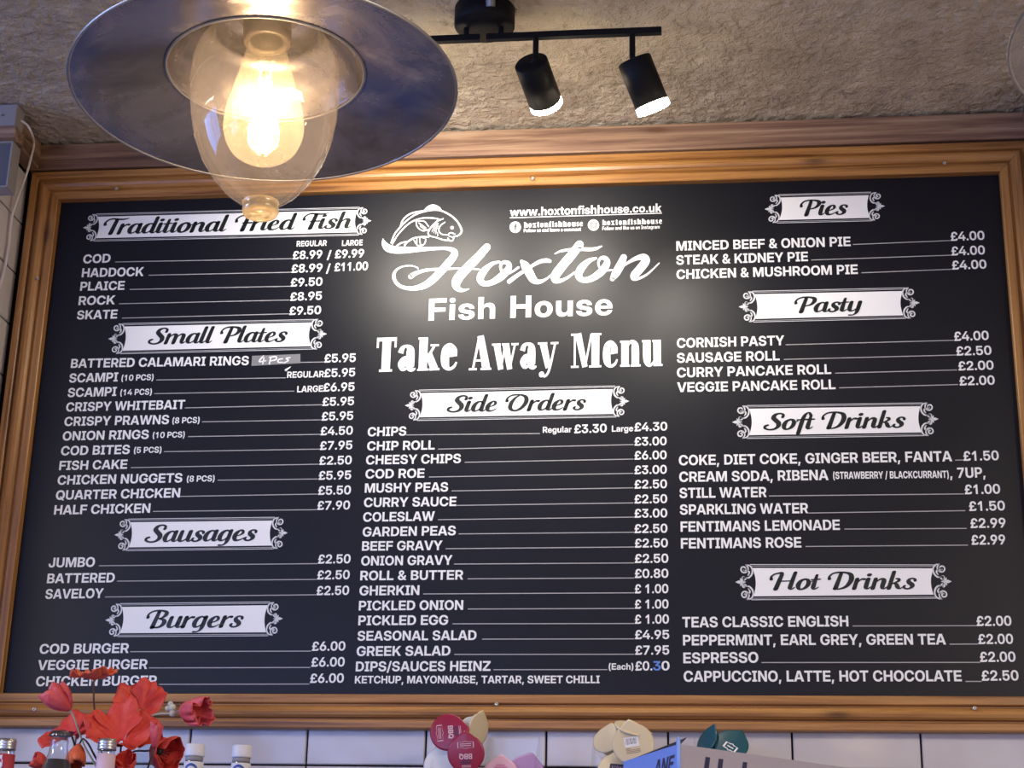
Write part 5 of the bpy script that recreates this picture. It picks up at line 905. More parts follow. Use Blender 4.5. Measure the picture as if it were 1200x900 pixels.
# ------------------------------------------------------------------ pendant lamps with chrome shade and clear jar
def pendant(C, label, power=BULB_POWER):
    C = Vector(C); R = Vector((0, 0, 1)).rotation_difference(Vector((-.0425, .0281, 1)).normalized()).to_matrix()   # hangs a little crooked
    ax = R @ Vector((0, 0, 1))
    root = thing('pendant_lamp', label, 'pendant lamp', C + ax * .09, 'clear jar pendant lamps with chrome shades')
    inner = [(.1500, 0), (.146, .0006), (.128, .005), (.100, .0125), (.0800, .0172), (.0775, .0178), (.0762, .0205), (.0745, .026), (.067, .038), (.055, .049), (.046, .053), (.045, .060), (.045, .078), (.032, .080)]
    outer = [(r + .0012, h + .0012) for r, h in inner[:-1]] + [(.030, .083)]
    mb = MB(); mb.lathe(inner + outer[::-1] + [inner[0]], C, 128, 0, R)
    sh = mb.build('lamp_shade', M_SHADE, root, C); fixn(sh); sh['label'] = 'wide smudged chrome shade'
    mb = MB(); mb.tube([C + R @ Vector((.1505 * math.cos(2 * PI * k / 96), .1505 * math.sin(2 * PI * k / 96), .0004)) for k in range(97)], .0013, 10, 0, False)
    mb.build('rolled_rim', M_CHROME_GREY, sh, C)
    mb = MB(); mb.tube([C + R @ Vector((.0778 * math.cos(2 * PI * k / 72), .0778 * math.sin(2 * PI * k / 72), .0172)) for k in range(73)], .0013, 8, 0, False)
    mb.build('inner_bead', M_CHROME_GREY, sh, C)
    mb = MB(); mb.lathe([(0, .122), (.017, .122), (.024, .116), (.030, .100), (.033, .083), (.036, .079)][::-1], C, 48, 0, R); mb.build('lamp_cap', M_CHROME_GREY, root, C + ax * .1)
    mb = MB(); mb.lathe([(.0265, .079), (.0265, .071), (.0255, .069), (.0125, .0685)], C, 48, 0, R); mb.build('gallery_ring', M_CHROME_GREY, root, C + ax * .06)
    mb = MB(); mb.lathe([(.0125, 0.0685), (.0185, 0.0685), (.0195, 0.0650), (.0188, 0.0610), (.0195, 0.0570), (.0188, 0.0530), (.0195, 0.0490), (.0188, 0.0440), (.0165, 0.0430), (.0135, 0.0440), (.0135, 0.0460)], C, 40, 0, R); mb.build('bulb_socket', M_SOCKET, root, C + ax * .04)
    jar = [(.0405, 0.0525), (.0420, 0.0515), (.0435, 0.0480), (.0485, 0.0430), (.0545, 0.0330), (.0575, 0.0210), (.0582, 0.0070), (.0578, -0.0070), (.0562, -0.0250), (.0530, -0.0430), (.0470, -0.0600), (.0385, -0.0745), (.0285, -0.0875), (.0190, -0.0955), (.0140, -0.0985)]
    nib = [(.0140, -0.0985), (.0128, -0.1005), (.0136, -0.1025), (.0140, -0.1060), (.0128, -0.1085), (.0090, -0.1088), (.0080, -0.1060), (.0045, -0.1045), (0, -0.1040)]
    mb = MB(); mb.lathe(jar, C, 72, 0, R)
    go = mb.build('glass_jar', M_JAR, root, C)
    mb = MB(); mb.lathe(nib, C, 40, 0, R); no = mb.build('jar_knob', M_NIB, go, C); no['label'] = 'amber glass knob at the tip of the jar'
    bulb = [(.0135, 0.0445), (.0150, 0.0395), (.0185, 0.0255), (.0235, 0.0055), (.0290, -0.0145), (.0312, -0.0285), (.0305, -0.0395), (.0255, -0.0515), (.0165, -0.0590), (.007, -0.0620), (0, -0.0625)]
    sp = [(p.x, p.y) for p in spline([(a, b, 0) for a, b in bulb], 3)]; sp[-1] = (0, -.0625)
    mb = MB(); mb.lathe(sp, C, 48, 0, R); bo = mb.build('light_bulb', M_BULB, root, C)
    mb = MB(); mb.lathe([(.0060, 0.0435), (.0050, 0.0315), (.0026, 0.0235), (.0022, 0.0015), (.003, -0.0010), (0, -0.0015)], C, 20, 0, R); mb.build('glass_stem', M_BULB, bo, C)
    wr = MB(); fl = MB()
    for k in range(4):
        a = PI / 4 + k * PI / 2; a2 = a + .5
        t = C + R @ Vector((.0045 * math.cos(a), .0045 * math.sin(a), .0095)); b = C + R @ Vector((.0125 * math.cos(a2), .0125 * math.sin(a2), -.0405))
        fl.cyl(t, b, .0014, 10)
        wr.tube([C + R @ Vector((.001 * math.cos(a), .001 * math.sin(a), .0175)), t], .0004, 6); wr.tube([b, C + R @ Vector((.004 * math.cos(a2), .004 * math.sin(a2), -.0445))], .0004, 6)
    wr.build('support_wire', M_BRASS, bo, C); fo = fl.build('filament', M_FIL, bo, C); fo['label'] = 'four glowing filament sticks'
    l = bpy.data.lights.new('bulb_light', 'POINT'); l.energy = power; l.color = (1.0, .66, .34); l.shadow_soft_size = .012
    o = bpy.data.objects.new('bulb_light', l); COL.objects.link(o); o.location = C + R @ Vector((0, 0, -.0165))
    top = C + R @ Vector((0, 0, .122))
    mb = MB(); mb.tube([top, top + ax * .05, Vector((top.x, top.y, .97))], .0032, 10); mb.build('suspension_cable', M_CORD, root, top)
    mb = MB(); mb.lathe([(0, -.035), (.012, -.035), (.03, -.022), (.036, 0), (0, 0)], (top.x, top.y, CEIL_Z), 32); mb.build('ceiling_cup', M_CHROME_GREY, root, (top.x, top.y, CEIL_Z))
    return root
pendant((.8148, -1.5420, .2314), 'lit pendant lamp with clear glass jar and chrome shade, hanging over the fried fish section')
pendant((1.5269, -1.6, .2238), 'second pendant lamp, only its shade rim showing at the right edge')

# ------------------------------------------------------------------ fittings on the left return wall
M_BOXGREY = mat('dusty_grey_plastic', (.27, .25, .245), .6)
M_SHEET = mat('dull_grey_sheet', (.11, .11, .12), .6)
M_CABLE = mat('white_cable_sheath', (.66, .62, .58), .5)
jb = thing('junction_box', 'dusty grey plastic junction box on the timber high in the left corner', 'junction box', (-.06, -.155, .9565))
mb = MB(); mb.bevbox((-.115, -.172, .9565), (-.0265, -.137, .999), .002); mb.build('box_body', M_BOXGREY, jb, (-.07, -.155, .975))
mb = MB(); sp = on_y(3, 135, -.172); mb.cyl((sp.x, -.1718, sp.z), (sp.x, -.1732, sp.z), .0022, 16); mb.build('lid_screw', M_SCREW, jb, sp)
cb = MB(); pts = [on_y(23, 141, -.150), on_y(31, 146, -.140), on_y(37, 156, -.125), on_x(39.5, 168, -.0365), on_x(37, 182, -.0365), on_x(31, 204, -.046), on_x(20, 234, -.054), on_x(14, 255, -.0595), on_x(10, 290, -.0602), on_x(3, 325, -.0602), on_x(-4, 345, -.0602)]
cb.tube([tuple(p) for p in spline([tuple(p) for p in pts], 6)], .0022, 10)
tag(cb.build('cable', M_CABLE, None, pts[4]), 'white cable looping down from the grey junction box over the tiles', 'cable')
pa = on_y(14, 177, -.165); pb = on_y(12, 219, -.165)
nb = thing('wall_panel', 'grey framed panel under the timber at the left edge', 'panel', (pa.x - .05, -.15, pa.z))
mb = MB(); x1 = pa.x; zt = .931; zb = pb.z
mb.bevbox((x1 - .12, -.158, zb + .0035), (x1 - .0035, -.131, zt - .0035), .0005); mb.build('panel_sheet', M_SHEET, nb, (x1 - .06, -.15, zt - .03))
mb = MB()
for q in (((x1 - .0034, zb), (x1, zt)), ((x1 - .12, zt - .0034), (x1 - .0035, zt)), ((x1 - .12, zb), (x1 - .0035, zb + .0034))): mb.bevbox((q[0][0], -.165, q[0][1]), (q[1][0], -.131, q[1][1]), .0008)
mb.build('panel_edging', M_BOXGREY, nb, (x1 - .06, -.15, zt - .01))

# ------------------------------------------------------------------ things along the bottom of the photo
CT = -.36; SH = -.205
t = MB(); t.bevbox((XL + .001, -1.05, CT - .03), (.59, -.26, CT), .003, 1); t.bevbox((.591, -1.05, CT - .03), (XR - .002, -.26, CT), .003); t.bevbox((XL + .001, -.255, SH - .012), (.59, -.0, SH), .002, 1); t.bevbox((.591, -.255, SH - .012), (XR - .002, -.0, SH), .002); t.box((XL + .002, -.26, FLOOR_Z), (XR - .003, -.24, SH - .012)); t.box((XL + .002, -1.0, FLOOR_Z), (XR - .003, -.98, CT - .03))
struct(t.build('trim_4', [mat('counter_top', (.30, .28, .28), .4), mat('blue_reflection_counter', (.07, .20, .72), .4)]))  # unseen blue left half added so the lamp shade reflects blue
BY = -.48
def lathe_at(name, prof, C, m, parent, n=36, mi=0):
    mb = MB(); mb.lathe(prof, C, n); o = mb.build(name, m, parent, C); return o
M_COLA = mat('dark_cola', (.012, .006, .005), .12)
M_CAPBLACK = mat('black_crown_cap', (.22, .22, .24), .28, 1.0)
M_SILVER = mat('silver_screw_cap', (.62, .61, .60), .32, 1.0)
M_REDLABEL = mat('red_paper_label', (.45, .035, .05), .5)
M_PINKLABEL = mat('pale_pink_paper_label', (.72, .50, .55), .55)
M_WHITELABEL = mat('white_label', (.72, .70, .70), .5)
M_BLUELABEL = mat('blue_label_print', (.035, .07, .30), .5)
M_LEMON = mat('pale_drink', (.62, .48, .42), .15, spec=.5)

# cola bottle with crown cap
P = on_y(71, 858, BY); H = P.z - CT
cola = thing('cola_bottle', 'open-necked dark cola bottle with a crown cap, among the red poppies', 'bottle', (P.x, BY, CT))
cola['label'] = 'glass bottle of dark cola with a black crown cap beside the poppies'
B0 = (P.x, BY, CT)
body = [(0, .004), (.024, .0), (.0285, .004), (.030, .03), (.0275, .065), (.030, .10), (.0288, H - .095), (.0265, H - .075), (.0215, H - .055), (.0165, H - .040), (.0132, H - .028), (.0114, H - .017), (.0119, H - .015), (.0120, H - .011), (.0108, H - .009), (.0108, H - .002), (.009, H)]
lathe_at('glass', body, B0, M_BOTTLE, cola)
lathe_at('cola', [(0, .006), (.022, .004), (.0268, .008), (.0280, .03), (.0255, .065), (.0280, .10), (.0274, H - .095), (.0250, H - .075), (.0200, H - .055), (.0152, H - .040), (.0142, H - .0362), (0, H - .0360)], B0, M_COLA, cola)
mb = MB(); n = 63; vs = []
for hh, rr, am in ((H - .0055, .0138, .0010), (H - .0035, .0134, .0007), (H - .0005, .0122, 0), (H + .0012, .0098, 0)):
    vs += [(P.x + (rr + am * math.cos(21 * 2 * PI * k / n)) * math.cos(2 * PI * k / n), BY + (rr + am * math.cos(21 * 2 * PI * k / n)) * math.sin(2 * PI * k / n), CT + hh) for k in range(n)]
vs.append((P.x, BY, CT + H + .0015))
fs = [(a * n + k, a * n + (k + 1) % n, (a + 1) * n + (k + 1) % n, (a + 1) * n + k) for a in range(3) for k in range(n)] + [(3 * n + k, 3 * n + (k + 1) % n, 4 * n) for k in range(n)]
mb.add(vs, fs, 0, True); mb.build('crown_cap', M_CAPBLACK, cola, (P.x, BY, CT + H))

def capped(px, py, label, lab_mat, drink, lab_top):
    P = on_y(px, py, BY); H = P.z - CT; B0 = (P.x, BY, CT)
    r = thing('screw_top_bottle', label, 'bottle', B0, 'silver capped bottles')
    lathe_at('glass', [(0, .004), (.026, .0), (.029, .004), (.029, .11), (.026, .135), (.017, .165), (.0125, .185), (.0118, H - .028), (.0112, H - .016), (.0108, H - .014)], B0, M_BOTTLE, r)
    lathe_at('drink', [(0, .006), (.026, .004), (.0274, .006), (.0274, .11), (.0244, .135), (.0154, .165), (.0112, .185), (.0105, H - .034), (0, H - .0338)], B0, drink, r)
    pr = [(.0111, H - .0150)]
    for k in range(3): z = H - .0145 + k * .0042; pr += [(.0124, z), (.0126, z + .0014), (.0124, z + .0028), (.0119, z + .0034)]
    pr += [(.0117, H - .0012), (.0105, H), (0, H + .0002)]
    lathe_at('screw_cap', pr, B0, M_SILVER, r)
    lathe_at('neck_label', [(.0124, H - .046), (.0123, H - lab_top), (.0121, H - lab_top)], B0, lab_mat, r)
    return r, P, H
r1, P1, H1 = capped(9, 866, 'silver capped bottle with a red neck label at the left edge', M_REDLABEL, M_LEMON, .0205)
mb = MB()
for st in ([(-.003, -.036, .010), (-.003, -.028, .009), (-.0015, -.025, .005)], [(-.004, -.027, .002), (-.005, -.0225, .0012)], [(-.001, -.026, .002), (.0005, -.0225, .0012)]):
    vs, fs = ribbon(st, 5); mb.add([(P1.x + x, BY - math.sqrt(max(.0126 ** 2 - x * x, 0)) - .0002, P1.z + z) for x, z in vs], fs)
mb.build('label_print', M_WHITELABEL, r1, P1)
capped(126.5, 866, 'silver capped bottle with a pale pink neck label in front of the poppies', M_PINKLABEL, M_LEMON, .0200)

def shaker(px, py, label):
    P = on_y(px, py, BY); H = P.z - CT; B0 = (P.x, BY, CT)
    r = thing('sauce_bottle', label, 'bottle', B0, 'white capped bottles with blue labels')
    lathe_at('glass', [(0, .003), (.027, .0), (.030, .004), (.030, .13), (.0265, .155), (.0150, .185), (.0115, H - .030), (.0108, H - .018)], B0, M_BOTTLE, r)
    lathe_at('neck_collar', [(.0108, H - .022), (.0116, H - .0215), (.0116, H - .0165), (.0108, H - .016)], B0, M_BOXGREY, r)
    lathe_at('white_cap', [(.0109, H - .016), (.0128, H - .0158), (.0130, H - .014), (.0128, H - .001), (.0120, H), (0, H)], B0, M_WHITELABEL, r)
    lathe_at('label_band', [(.0128, H - .062), (.0128, H - .0235), (.0122, H - .0230)], B0, M_WHITELABEL, r)
    mb = MB(); vs, fs = ribbon([(-.0075, -.036, .002), (-.006, -.030, .003), (0, -.0272, .0036), (.006, -.030, .003), (.0075, -.036, .002)], 5)
    v2, f2 = dot(0, -.037, .0045)
    for v, f in ((vs, fs), (v2, f2)): mb.add([(P.x + x, BY - math.sqrt(max(.0130 ** 2 - x * x, 0)) - .0001, P.z + z) for x, z in v], f)
    mb.build('label_print', M_BLUELABEL, r, P)
shaker(229, 872.5, 'white capped bottle with a blue printed label, next to the poppies')
shaker(284, 874, 'white capped bottle with a blue printed label, the one further from the poppies')

# ------------------------------------------------------------------ artificial poppies in a glass vase
def m_petal(nm, a, b):
    m = mat(nm, a, .55); v = coords(m); n = noise(m, v, 60, 4, .6, 1.0)
    L(m, ramp(m, n, [(.3, a), (.7, b)]), bsdf(m).inputs['Base Color']); bsdf(m).inputs['Subsurface Weight'].default_value = 0.0
    return m
M_PETAL = m_petal('red_silk_petal', (.58, .032, .032), (.78, .085, .045))
M_PETAL_O = m_petal('orange_silk_petal', (.72, .09, .04), (.84, .22, .08))
M_PETAL_P = m_petal('rose_silk_petal', (.62, .05, .075), (.78, .14, .12))
M_CENTRE = mat('black_stamens', (.012, .012, .012), .6)
M_STEM = mat('dark_brown_stem', (.07, .035, .025), .6)
M_STEMG = mat('pale_green_stem', (.36, .36, .25), .6)
M_SEPAL = mat('pale_green_sepal', (.55, .57, .47), .6)
VY = -.36
VX, VZ = on_y(128, 930, VY).x, on_y(128, 930, VY).z
def poppy(px, py, dia_px, axis, label, open_=60, npet=4, seed=1, pm=M_PETAL, stem=True, sm=M_STEM, y=VY, ruf=1.0, sepal=False, cent=True, stem_via=None, wid=1.0):
    rnd = random.Random(seed); C = on_y(px, py, y); R = dia_px / 2 / 850.0 * 1.16
    ax = Vector(axis).normalized(); q = ax.to_track_quat('Z', 'X').to_matrix()
    root = thing('artificial_poppy', label, 'flower', C, 'artificial poppies in the vase')
    NU, NV = 14, 10
    for k in range(npet):
        mb = MB(); a0 = 2 * PI * k / npet + rnd.uniform(-.25, .25) + seed; op = math.radians(open_ + rnd.uniform(-14, 14)); half = PI / npet * 1.7 * wid
        ph = rnd.uniform(0, 6); ph2 = rnd.uniform(0, 6); ln = R * rnd.uniform(.9, 1.15); vs = []
        for j in range(NV + 1):
            v = j / NV
            for i in range(NU + 1):
                u = i / NU * 2 - 1
                wv = (v ** .55) * (1 - .12 * v)
                ang = a0 + u * half * min(1, .6 + .6 * v)
                curl = op * (1 - .55 * v ** 1.5) if open_ < 60 else op * (1.0 + .12 * v)
                rr = ln * math.sin(min(curl, 1.9)) * v * (1 - .30 * u * u * v) + R * .05 + (k % 2) * R * .02
                hh = ln * math.cos(min(curl, 1.9)) * v * (1 - .12 * u * u)
                rf = ruf * R * .10 * v ** 1.5 * (math.sin(5 * u + ph) + .6 * math.sin(11 * u + ph2)) + R * .012 * math.sin(17 * u + ph2) * v
                p = Vector((rr * math.cos(ang), rr * math.sin(ang), hh + rf * math.sin(min(curl, 1.6)) ))
                p += Vector((math.cos(ang), math.sin(ang), 0)) * rf * .7 * math.cos(min(curl, 1.5))
                vs.append(C + q @ p)
        n1 = NU + 1
        fs = [(j * n1 + i, j * n1 + i + 1, (j + 1) * n1 + i + 1, (j + 1) * n1 + i) for j in range(NV) for i in range(NU)]
        mb.add(vs, fs, 0, True); o = mb.build('petal', pm, root, C)
        so = o.modifiers.new('thick', 'SOLIDIFY'); so.thickness = .0004; so.offset = 0
    if cent:
        mb = MB(); mb.sphere(C + q @ Vector((0, 0, R * .16)), R * .13, 0, 12)
        for k in range(18):
            a = 2 * PI * k / 18; e = C + q @ Vector((R * .30 * math.cos(a), R * .30 * math.sin(a), R * (.22 + .06 * (k % 3))))
            mb.tube([C + q @ Vector((0, 0, R * .05)), e], .0004, 5); mb.sphere(e, .0011, 0, 6)
        mb.build('stamens', M_CENTRE, root, C)
    if sepal:
        mb = MB()
        for dx, dz, rr in ((-.011, .004, .0055), (-.014, .009, .0042), (-.018, .003, .004), (-.010, -.004, .005)): mb.sphere(C + Vector((dx, -.002, dz)), rr, 0, 12)
        mb.build('sepal', M_SEPAL, root, C)
    if stem:
        b = Vector((VX + (C.x - VX) * .12, VY + (C.y - VY) * .2, VZ - .06)); s0 = C - ax * R * .02
        mid = [on_y(*v, y) for v in stem_via] if stem_via else [s0.lerp(b, .4) - ax * R * .6]
        mb = MB(); mb.tube(spline([tuple(s0)] + [tuple(m) for m in mid] + [(VX + (C.x - VX) * .15, VY + (C.y - VY) * .15, VZ + .012)] + [tuple(b)], 6), .0014, 8); mb.build('stem', sm, root, C)
    return root
F = poppy
F(110, 797, 50, (.05, -.06, 1), 'topmost orange-red poppy standing tall on a dark stem against the board', 62, 5, 1, M_PETAL_O, y=-.34, ruf=1.5, stem_via=[(110, 822), (113, 850)], cent=False)
F(82, 832, 62, (-.62, -.30, .66), 'poppy leaning out to the left over the frame rail', 38, 4, 2, M_PETAL_P, sm=M_STEMG, y=-.36, ruf=.9, stem_via=[(88, 844), (98, 872)], cent=False)
F(164, 832, 62, (.15, -.80, .55), 'big poppy in the middle, reaching over the lowest burger line', 64, 5, 3, M_PETAL, sm=M_STEMG, y=-.30, ruf=1.5, cent=False, stem_via=[(140, 838), (130, 850)])
F(84, 862, 60, (-.25, -.60, .75), 'dark red poppy behind the cola bottle', 64, 5, 4, M_PETAL, y=-.31, ruf=.9, cent=False)
F(142, 870, 78, (.10, -.70, .7), 'largest poppy, right behind the pink labelled bottle', 63, 5, 5, M_PETAL, y=-.375, ruf=1.7, cent=False)
F(93, 872, 54, (.05, -.35, -.9), 'orange drooping poppy beside the cola bottle neck', 36, 5, 6, M_PETAL_O, y=-.41, ruf=.4, stem_via=[(98, 866), (108, 880)], cent=False)
F(183, 880, 66, (.72, -.55, -.12), 'poppy facing right with black stamens, left of the white capped bottle', 56, 4, 8, M_PETAL, y=-.345, ruf=.6, stem_via=[(172, 880), (152, 884)])
F(211, 833, 68, (.84, -.40, -.05), 'small closed rose-red poppy out to the right with pale sepals', 40, 5, 9, M_PETAL_P, sm=M_SEPAL, y=-.34, ruf=1.1, sepal=True, cent=False, stem_via=[(200, 836), (180, 838), (165, 850)], wid=1.1)
F(56, 898, 34, (-.75, -.45, .35), 'small red poppy low down left of the cola bottle', 45, 4, 10, M_PETAL, y=-.38, ruf=.8, cent=False)
F(147, 903, 40, (.2, -.7, .5), 'low red poppy right of the pink labelled bottle', 55, 4, 11, M_PETAL, y=-.442, ruf=.8, cent=False)
F(181, 876, 50, (.05, -.25, .95), 'narrow curled red poppy above the black stamened one', 22, 3, 12, M_PETAL_P, y=-.442, ruf=.7, cent=False)
# vase holding the stems, and a clear bottle beside it
vs = thing('glass_vase', 'bluish glass vase holding the red poppies', 'vase', (VX, VY, CT))
lathe_at('vase_body', [(0, .004), (.034, 0), (.037, .004), (.040, .05), (.034, (VZ - CT) * .7), (.030, VZ - CT - .004), (.0315, VZ - CT), (.0290, VZ - CT - .002), (.0325, (VZ - CT) * .7), (.038, .05), (.034, .008), (0, .008)], (VX, VY, CT), M_VASE, vs, 48)
P = on_y(172, 853, -.295); H = P.z - CT
gb = thing('glass_bottle', 'empty clear glass bottle behind the poppies with a narrow neck', 'bottle', (P.x, -.295, CT))
lathe_at('bottle_body', [(0, .004), (.030, 0), (.033, .004), (.034, H * .5), (.026, H * .7), (.0135, H * .84), (.0078, H * .92), (.0075, H - .010), (.0088, H - .008), (.0088, H - .002), (.0078, H), (.0062, H - .001), (.0062, H - .02)], (P.x, -.295, CT), M_VASE, gb, 40)

# ------------------------------------------------------------------ acrylic dispensers and sauce pots
DY0, DY1 = -.075, -.185
def dispenser(x0, x1, zt, label):
    r = thing('acrylic_dispenser', label, 'dispenser', ((x0 + x1) / 2, (DY0 + DY1) / 2, SH), 'clear acrylic dispensers on the shelf')
    mb = MB(); t = .0028; zf = zt - .006
    zl = SH + .055
    for a, b in ((x0, x0 + t), (x1 - t, x1)):       # sides slope down to a low front lip
        mb.add([(x, yy, z) for x in (a, b) for yy, z in ((DY0, SH + .0003), (DY1, SH + .0003), (DY1, zl), (DY0 - .03, zt), (DY0, zt))],
               [(0, 1, 2, 3, 4), (9, 8, 7, 6, 5)] + [(k, (k + 1) % 5, 5 + (k + 1) % 5, 5 + k) for k in range(5)])
    mb.box((x0 + t, DY0 - t, SH + .0003), (x1 - t, DY0, zt))
    mb.box((x0 + t, DY1, SH + .0003), (x1 - t, DY1 + t, zl)); mb.box((x0 + t, DY1 + t, SH + .0003), (x1 - t, DY0 - t, SH + t))
    mb.build('dispenser_body', M_ACRYLIC, r, ((x0 + x1) / 2, DY0, SH)); return r
X = lambda px, y=DY1: on_y(px, 855, y).x
ZT = on_y(600, 854, DY1).z
dispenser(X(503), X(565), ZT, 'clear acrylic dispenser holding the dark red sauce pots')
dispenser(X(566), X(627), ZT, 'clear acrylic dispenser holding pink and purple sauce pots')
dispenser(X(691), X(757), ZT, 'clear acrylic dispenser holding the cream sauce pots')
dispenser(X(812), X(872), ZT, 'clear acrylic dispenser holding the dark teal sauce pots, behind the carton')
M_POT = mat('white_plastic_pot', (.70, .68, .68), .35)
M_CREAMPOT = mat('cream_plastic_pot', (.66, .58, .42), .35)
M_BBQ = mat('dark_red_foil', (.30, .012, .045), .3)
M_CREAMFOIL = mat('cream_foil', (.60, .50, .33), .38)
M_PINKFOIL = mat('pink_printed_foil', (.62, .36, .46), .35)
M_PURPLE = mat('purple_foil', (.36, .22, .46), .3)
M_TEAL = mat('dark_teal_foil', (.014, .075, .10), .3)
M_BLUEWHITE = mat('white_lid', (.66, .68, .74), .4)
M_NAVY = mat('navy_print', (.02, .02, .07), .4)
M_BROWN = mat('brown_print', (.12, .07, .06), .4)
M_LIDTXT = mat('pale_pink_print', (.70, .50, .54), .4)
def pot(px, py, nrm, up, label, foil, cup=M_POT, r=.0275, art=None, y=-.145, group='sauce pots in the dispensers', name='sauce_pot', bulge=.0006):
    """lid centre, the way the lid faces, and the direction its print calls up"""
    C = on_y(px, py, y); n = Vector(nrm).normalized(); v = Vector(up); v = (v - n * v.dot(n)).normalized(); u = v.cross(n)
    root = thing(name, label, 'sauce pot', C, group)
    M3 = Matrix((u, v, n)).transposed()
    mb = MB(); mb.lathe([(r * .97, -.0012), (r * .97, -.0026), (r * .86, -.003), (r * .70, -.020), (r * .66, -.0225), (0, -.0225)], C, 36, 0, M3); mb.build('cup', cup, root, C)
    mb = MB(); k = 48; rim = []
    for i in range(k):
        a = 2 * PI * i / k; d = abs((a - PI * .5 + PI) % (2 * PI) - PI)
        rr = r * (1 + .22 * max(0, 1 - d / .5) ** 1.3); rim.append(Vector((rr * math.cos(a), rr * math.sin(a), 0)))
    W3 = lambda p: C + u * p.x + v * p.y + n * p.z
    vs = [W3(p) for p in rim] + [W3(p * .9 + Vector((0, 0, .0005))) for p in rim] + [W3(p + Vector((0, 0, -.0009))) for p in rim] + [W3(Vector((0, 0, bulge)))]
    fs = [(i, (i + 1) % k, k + (i + 1) % k, k + i) for i in range(k)] + [(i, 2 * k + i, 2 * k + (i + 1) % k, (i + 1) % k) for i in range(k)] + [(k + i, k + (i + 1) % k, 3 * k) for i in range(k)]
    mb.add(vs, fs, 0, True); lid = mb.build('foil_lid', foil, root, C)
    if art:
        for nm, mm, shapes in art:
            mb = MB()
            for shp, ox, oy, sx, sy in shapes: mb.add([W3(Vector((ox + x * sx, oy + yy * sy, bulge + .0004))) for x, yy in shp[0]], shp[1])
            mb.build(nm, mm, lid, C)
    return root
def outline_badge(w, h, t):
    pts = [(-w, -h, t), (-w, h, t), (-w * .3, h * 1.0, t), (0, h * 1.35, t), (w * .3, h, t), (w, h, t), (w, -h, t), (w * .3, -h, t), (0, -h * 1.35, t), (-w * .3, -h, t), (-w, -h, t)]
    return ribbon(pts, 1, False, True)
BBQ = [('lid_print', M_LIDTXT, [(sans('BBQ'), -.0095, .0005, .0098, .0105), (outline_badge(1, 1, .12), 0, -.0125, .0115, .0042)] + [(rect(-1, -.5, 1, .5), 0, -.0125 + d, .0085, .0009) for d in (-.0014, .0012)] + [(rect(-1, -.5, 1, .5), 0, .0175 + d, .007, .0007) for d in (0, .002)]),
       ('lid_text', M_NAVY, [(sans('DIP'), -.0065, .0095, .0085, .0075)])]
TC = Vector((.35, -.92, -.05))
pot(525, 858, (-.06, -.97, .05), (.95, .02, .12), 'dark red barbecue sauce pot turned on its side, upper of the two', M_BBQ, art=BBQ, y=-.150)
pot(546, 883, (.05, -.98, -.12), (-.06, 0, 1), 'dark red barbecue sauce pot upside down, lower of the two', M_BBQ, art=[(a, b, [(s, -ox, -oy, -sx, -sy) for s, ox, oy, sx, sy in c]) for a, b, c in BBQ], y=-.168)
pot(561, 855, (.86, -.46, -.15), (.3, 0, 1), 'white sauce pot lying on its side behind the barbecue pots', M_CREAMFOIL, r=.0245, y=-.128)
pot(536, 848, (.5, .3, .8), (.3, 0, 1), 'white sauce pot hidden behind the upper barbecue pot', M_BLUEWHITE, r=.018, y=-.115)
pot(517, 897, (-.15, -.95, .1), (0, 0, 1), 'pale blue-white sauce pot under the barbecue pots', M_BLUEWHITE, y=-.150)
pot(586, 909, (-.05, -.95, .25), (0, 0, 1), 'pink printed sauce pot low in the second dispenser', M_PINKFOIL, y=-.150, art=[('lid_print', mat('red_print', (.50, .10, .20), .4), [(rect(-1, -.5, 1, .5), 0, .006 + .0034 * k, .016 - .003 * k, .0012) for k in range(4)])])
pot(617, 905, (.25, -.9, .3), (.3, 0, 1), 'purple sauce pot low in the second dispenser', M_PURPLE, y=-.140)
bars = [(rect(0, 0, 1, 1), -.0105 + .0017 * k, .000, (.0005, .0011, .0007)[k % 3], .0085) for k in range(10)]
rows = [(rect(0, 0, 1, .5), -.0120 + .0015 * k, -.0060, .0024 if k < 8 else .008, .0012) for k in range(4)] + [(rect(0, 0, 1, .5), -.012, -.0060 - .0022 * k, .021, .0012) for k in range(1, 4)]
pot(742, 872, (.06, -.97, .12), (-.18, 0, 1), 'cream sauce pot with a barcode label facing out', M_CREAMFOIL, M_CREAMPOT, r=.031, y=-.165, art=[('barcode_label', M_WHITELABEL, [(rect(0, 0, 1, 1), -.0125, -.004, .0215, .015)]), ('barcode', M_NAVY, [(s, ox, oy, sx, sy) for s, ox, oy, sx, sy in bars]), ('small_print', M_BROWN, [(s, ox, oy - .0005, sx, sy) for s, ox, oy, sx, sy in rows])])
pot(740, 853, (.28, -.42, .86), (.9, 0, .2), 'cream sauce pot lying flat on top with brown print', M_CREAMFOIL, M_CREAMPOT, r=.0265, y=-.145, art=[('lid_print', M_BROWN, [(rect(0, 0, 1, 1), -.012 + .006 * k, -.008, .0034, .016) for k in range(4)])])
pot(712, 866, (-.35, -.8, .45), (0, 0, 1), 'plain cream sauce pot behind the barcode one', M_CREAMFOIL, M_CREAMPOT, r=.024, y=-.130)
pot(722, 902, (-.05, -.9, .42), (.1, 0, 1), 'cream sauce pot with a navy label, lowest in its dispenser', M_CREAMFOIL, M_CREAMPOT, y=-.162, art=[('lid_print', M_NAVY, [(rect(-1, -.5, 1, .5), .003, .0035, .013, .011)]), ('lid_text', M_LIDTXT, [(sans('MAYO'), -.007, .0015, .0065, .0065)])])
pot(828, 868, (-.75, -.55, .35), (.5, 0, .9), 'dark teal sauce pot tilted left in the last dispenser', M_TEAL, M_TEAL, r=.0225, y=-.145)
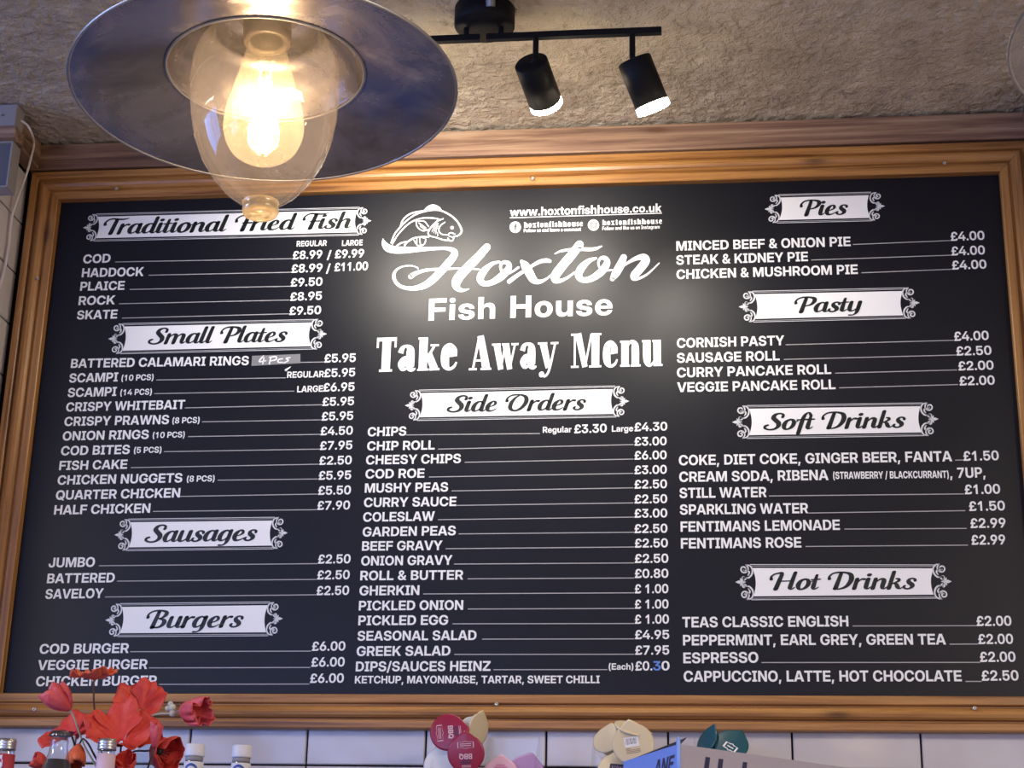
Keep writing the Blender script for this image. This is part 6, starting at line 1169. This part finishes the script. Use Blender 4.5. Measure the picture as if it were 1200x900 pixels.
pot(857, 872, (.10, -.86, .5), (.55, 0, .9), 'dark teal sauce pot with a white label in the last dispenser', M_TEAL, M_TEAL, r=.0255, y=-.155, art=[('lid_print', M_WHITELABEL, [(outline_badge(1, 1, .3), .002, -.006, .009, .005), (rect(-1, -.5, 1, .5), .002, -.006, .005, .002)])])

# ------------------------------------------------------------------ printed carton in front of the dispensers
KY = -.62; K = on_y(795, 872, KY); kz = K.z
Rr = on_z(1000, 900.5, kz); Lf = on_z(735, 891, kz)
dr = (Rr - K).normalized(); dl = (Lf - K).normalized(); WR = .34; WL = .19
M_CARD = mat('pale_lilac_card', (.36, .33, .39), .5)
M_CARDL = mat('blue_lit_card', (.22, .36, .80), .45)  # blue window light put into the card colour of this side
kb = thing('carton', 'lilac printed carton, left side coloured as blue-lit, dark lettering, in front of the dispensers', 'carton', (K.x, K.y, CT))
def wall(A, d, ln, th, inward, m, nm):
    mb = MB(); B = A + d * ln; i = inward * th
    V = [Vector((p.x, p.y, z)) for z in (CT + .0005, kz) for p in (A, B, B + i, A + i)]
    mb.add(V, [(3, 2, 1, 0), (4, 5, 6, 7), (0, 1, 5, 4), (1, 2, 6, 5), (2, 3, 7, 6), (3, 0, 4, 7)]); o = mb.build(nm, m, kb, A); return fixn(o)
g = .002
wall(K, dr, WR, .002, dl, M_CARD, 'front_panel')
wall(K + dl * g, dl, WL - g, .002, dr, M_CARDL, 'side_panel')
wall(K + dr * WR, dl, WL, .002, dr * -1, M_CARD, 'side_panel')
wall(K + dl * WL + dr * g, dr, WR - 2 * g, .002, dl * -1, M_CARD, 'back_panel')
mb = MB(); A = K + dl * .006 + dr * .004; B = K + dl * (WL * .98) + dr * .004; up = Vector((0, 0, .010)) + dr * .012
V = [A, B, B + up * .1, A + up]; mb.add(V + [p + dr * .0015 for p in V], [(0, 1, 2, 3), (7, 6, 5, 4), (0, 4, 5, 1), (1, 5, 6, 2), (2, 6, 7, 3), (3, 7, 4, 0)]); fixn(mb.build('carton_flap', mat('navy_card', (.012, .014, .035), .5), kb, A))
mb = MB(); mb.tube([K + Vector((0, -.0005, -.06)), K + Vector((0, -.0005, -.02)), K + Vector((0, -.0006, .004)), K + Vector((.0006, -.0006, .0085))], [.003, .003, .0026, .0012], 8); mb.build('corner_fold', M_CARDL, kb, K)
nR = dl * -1.0; nL = dr * -1.0
nR = Vector((dr.y, -dr.x, 0)); nR = nR if nR.y < 0 else -nR
nL = Vector((dl.y, -dl.x, 0)); nL = nL if nL.dot(dr) < 0 else -nL
def lay(mb, shape, O, U, V, n, it=0.0):
    mb.add([O + U * (x + it * y) + V * y + n * .0004 for x, y in shape[0]], shape[1])
zz = Vector((0, 0, 1))
mb = MB(); o = K + dr * .034 - zz * .053; lay(mb, sans('Hnl'), o, dr * .050, zz * .058, nR, .25); mb.build('carton_lettering', M_NAVY, kb, o)
mb = MB(); o = K + dl * .082 - zz * .030; lay(mb, sans('ANE'), o, dl * -.031, zz * .026, nL, .35); mb.build('carton_lettering', M_NAVY, kb, o)
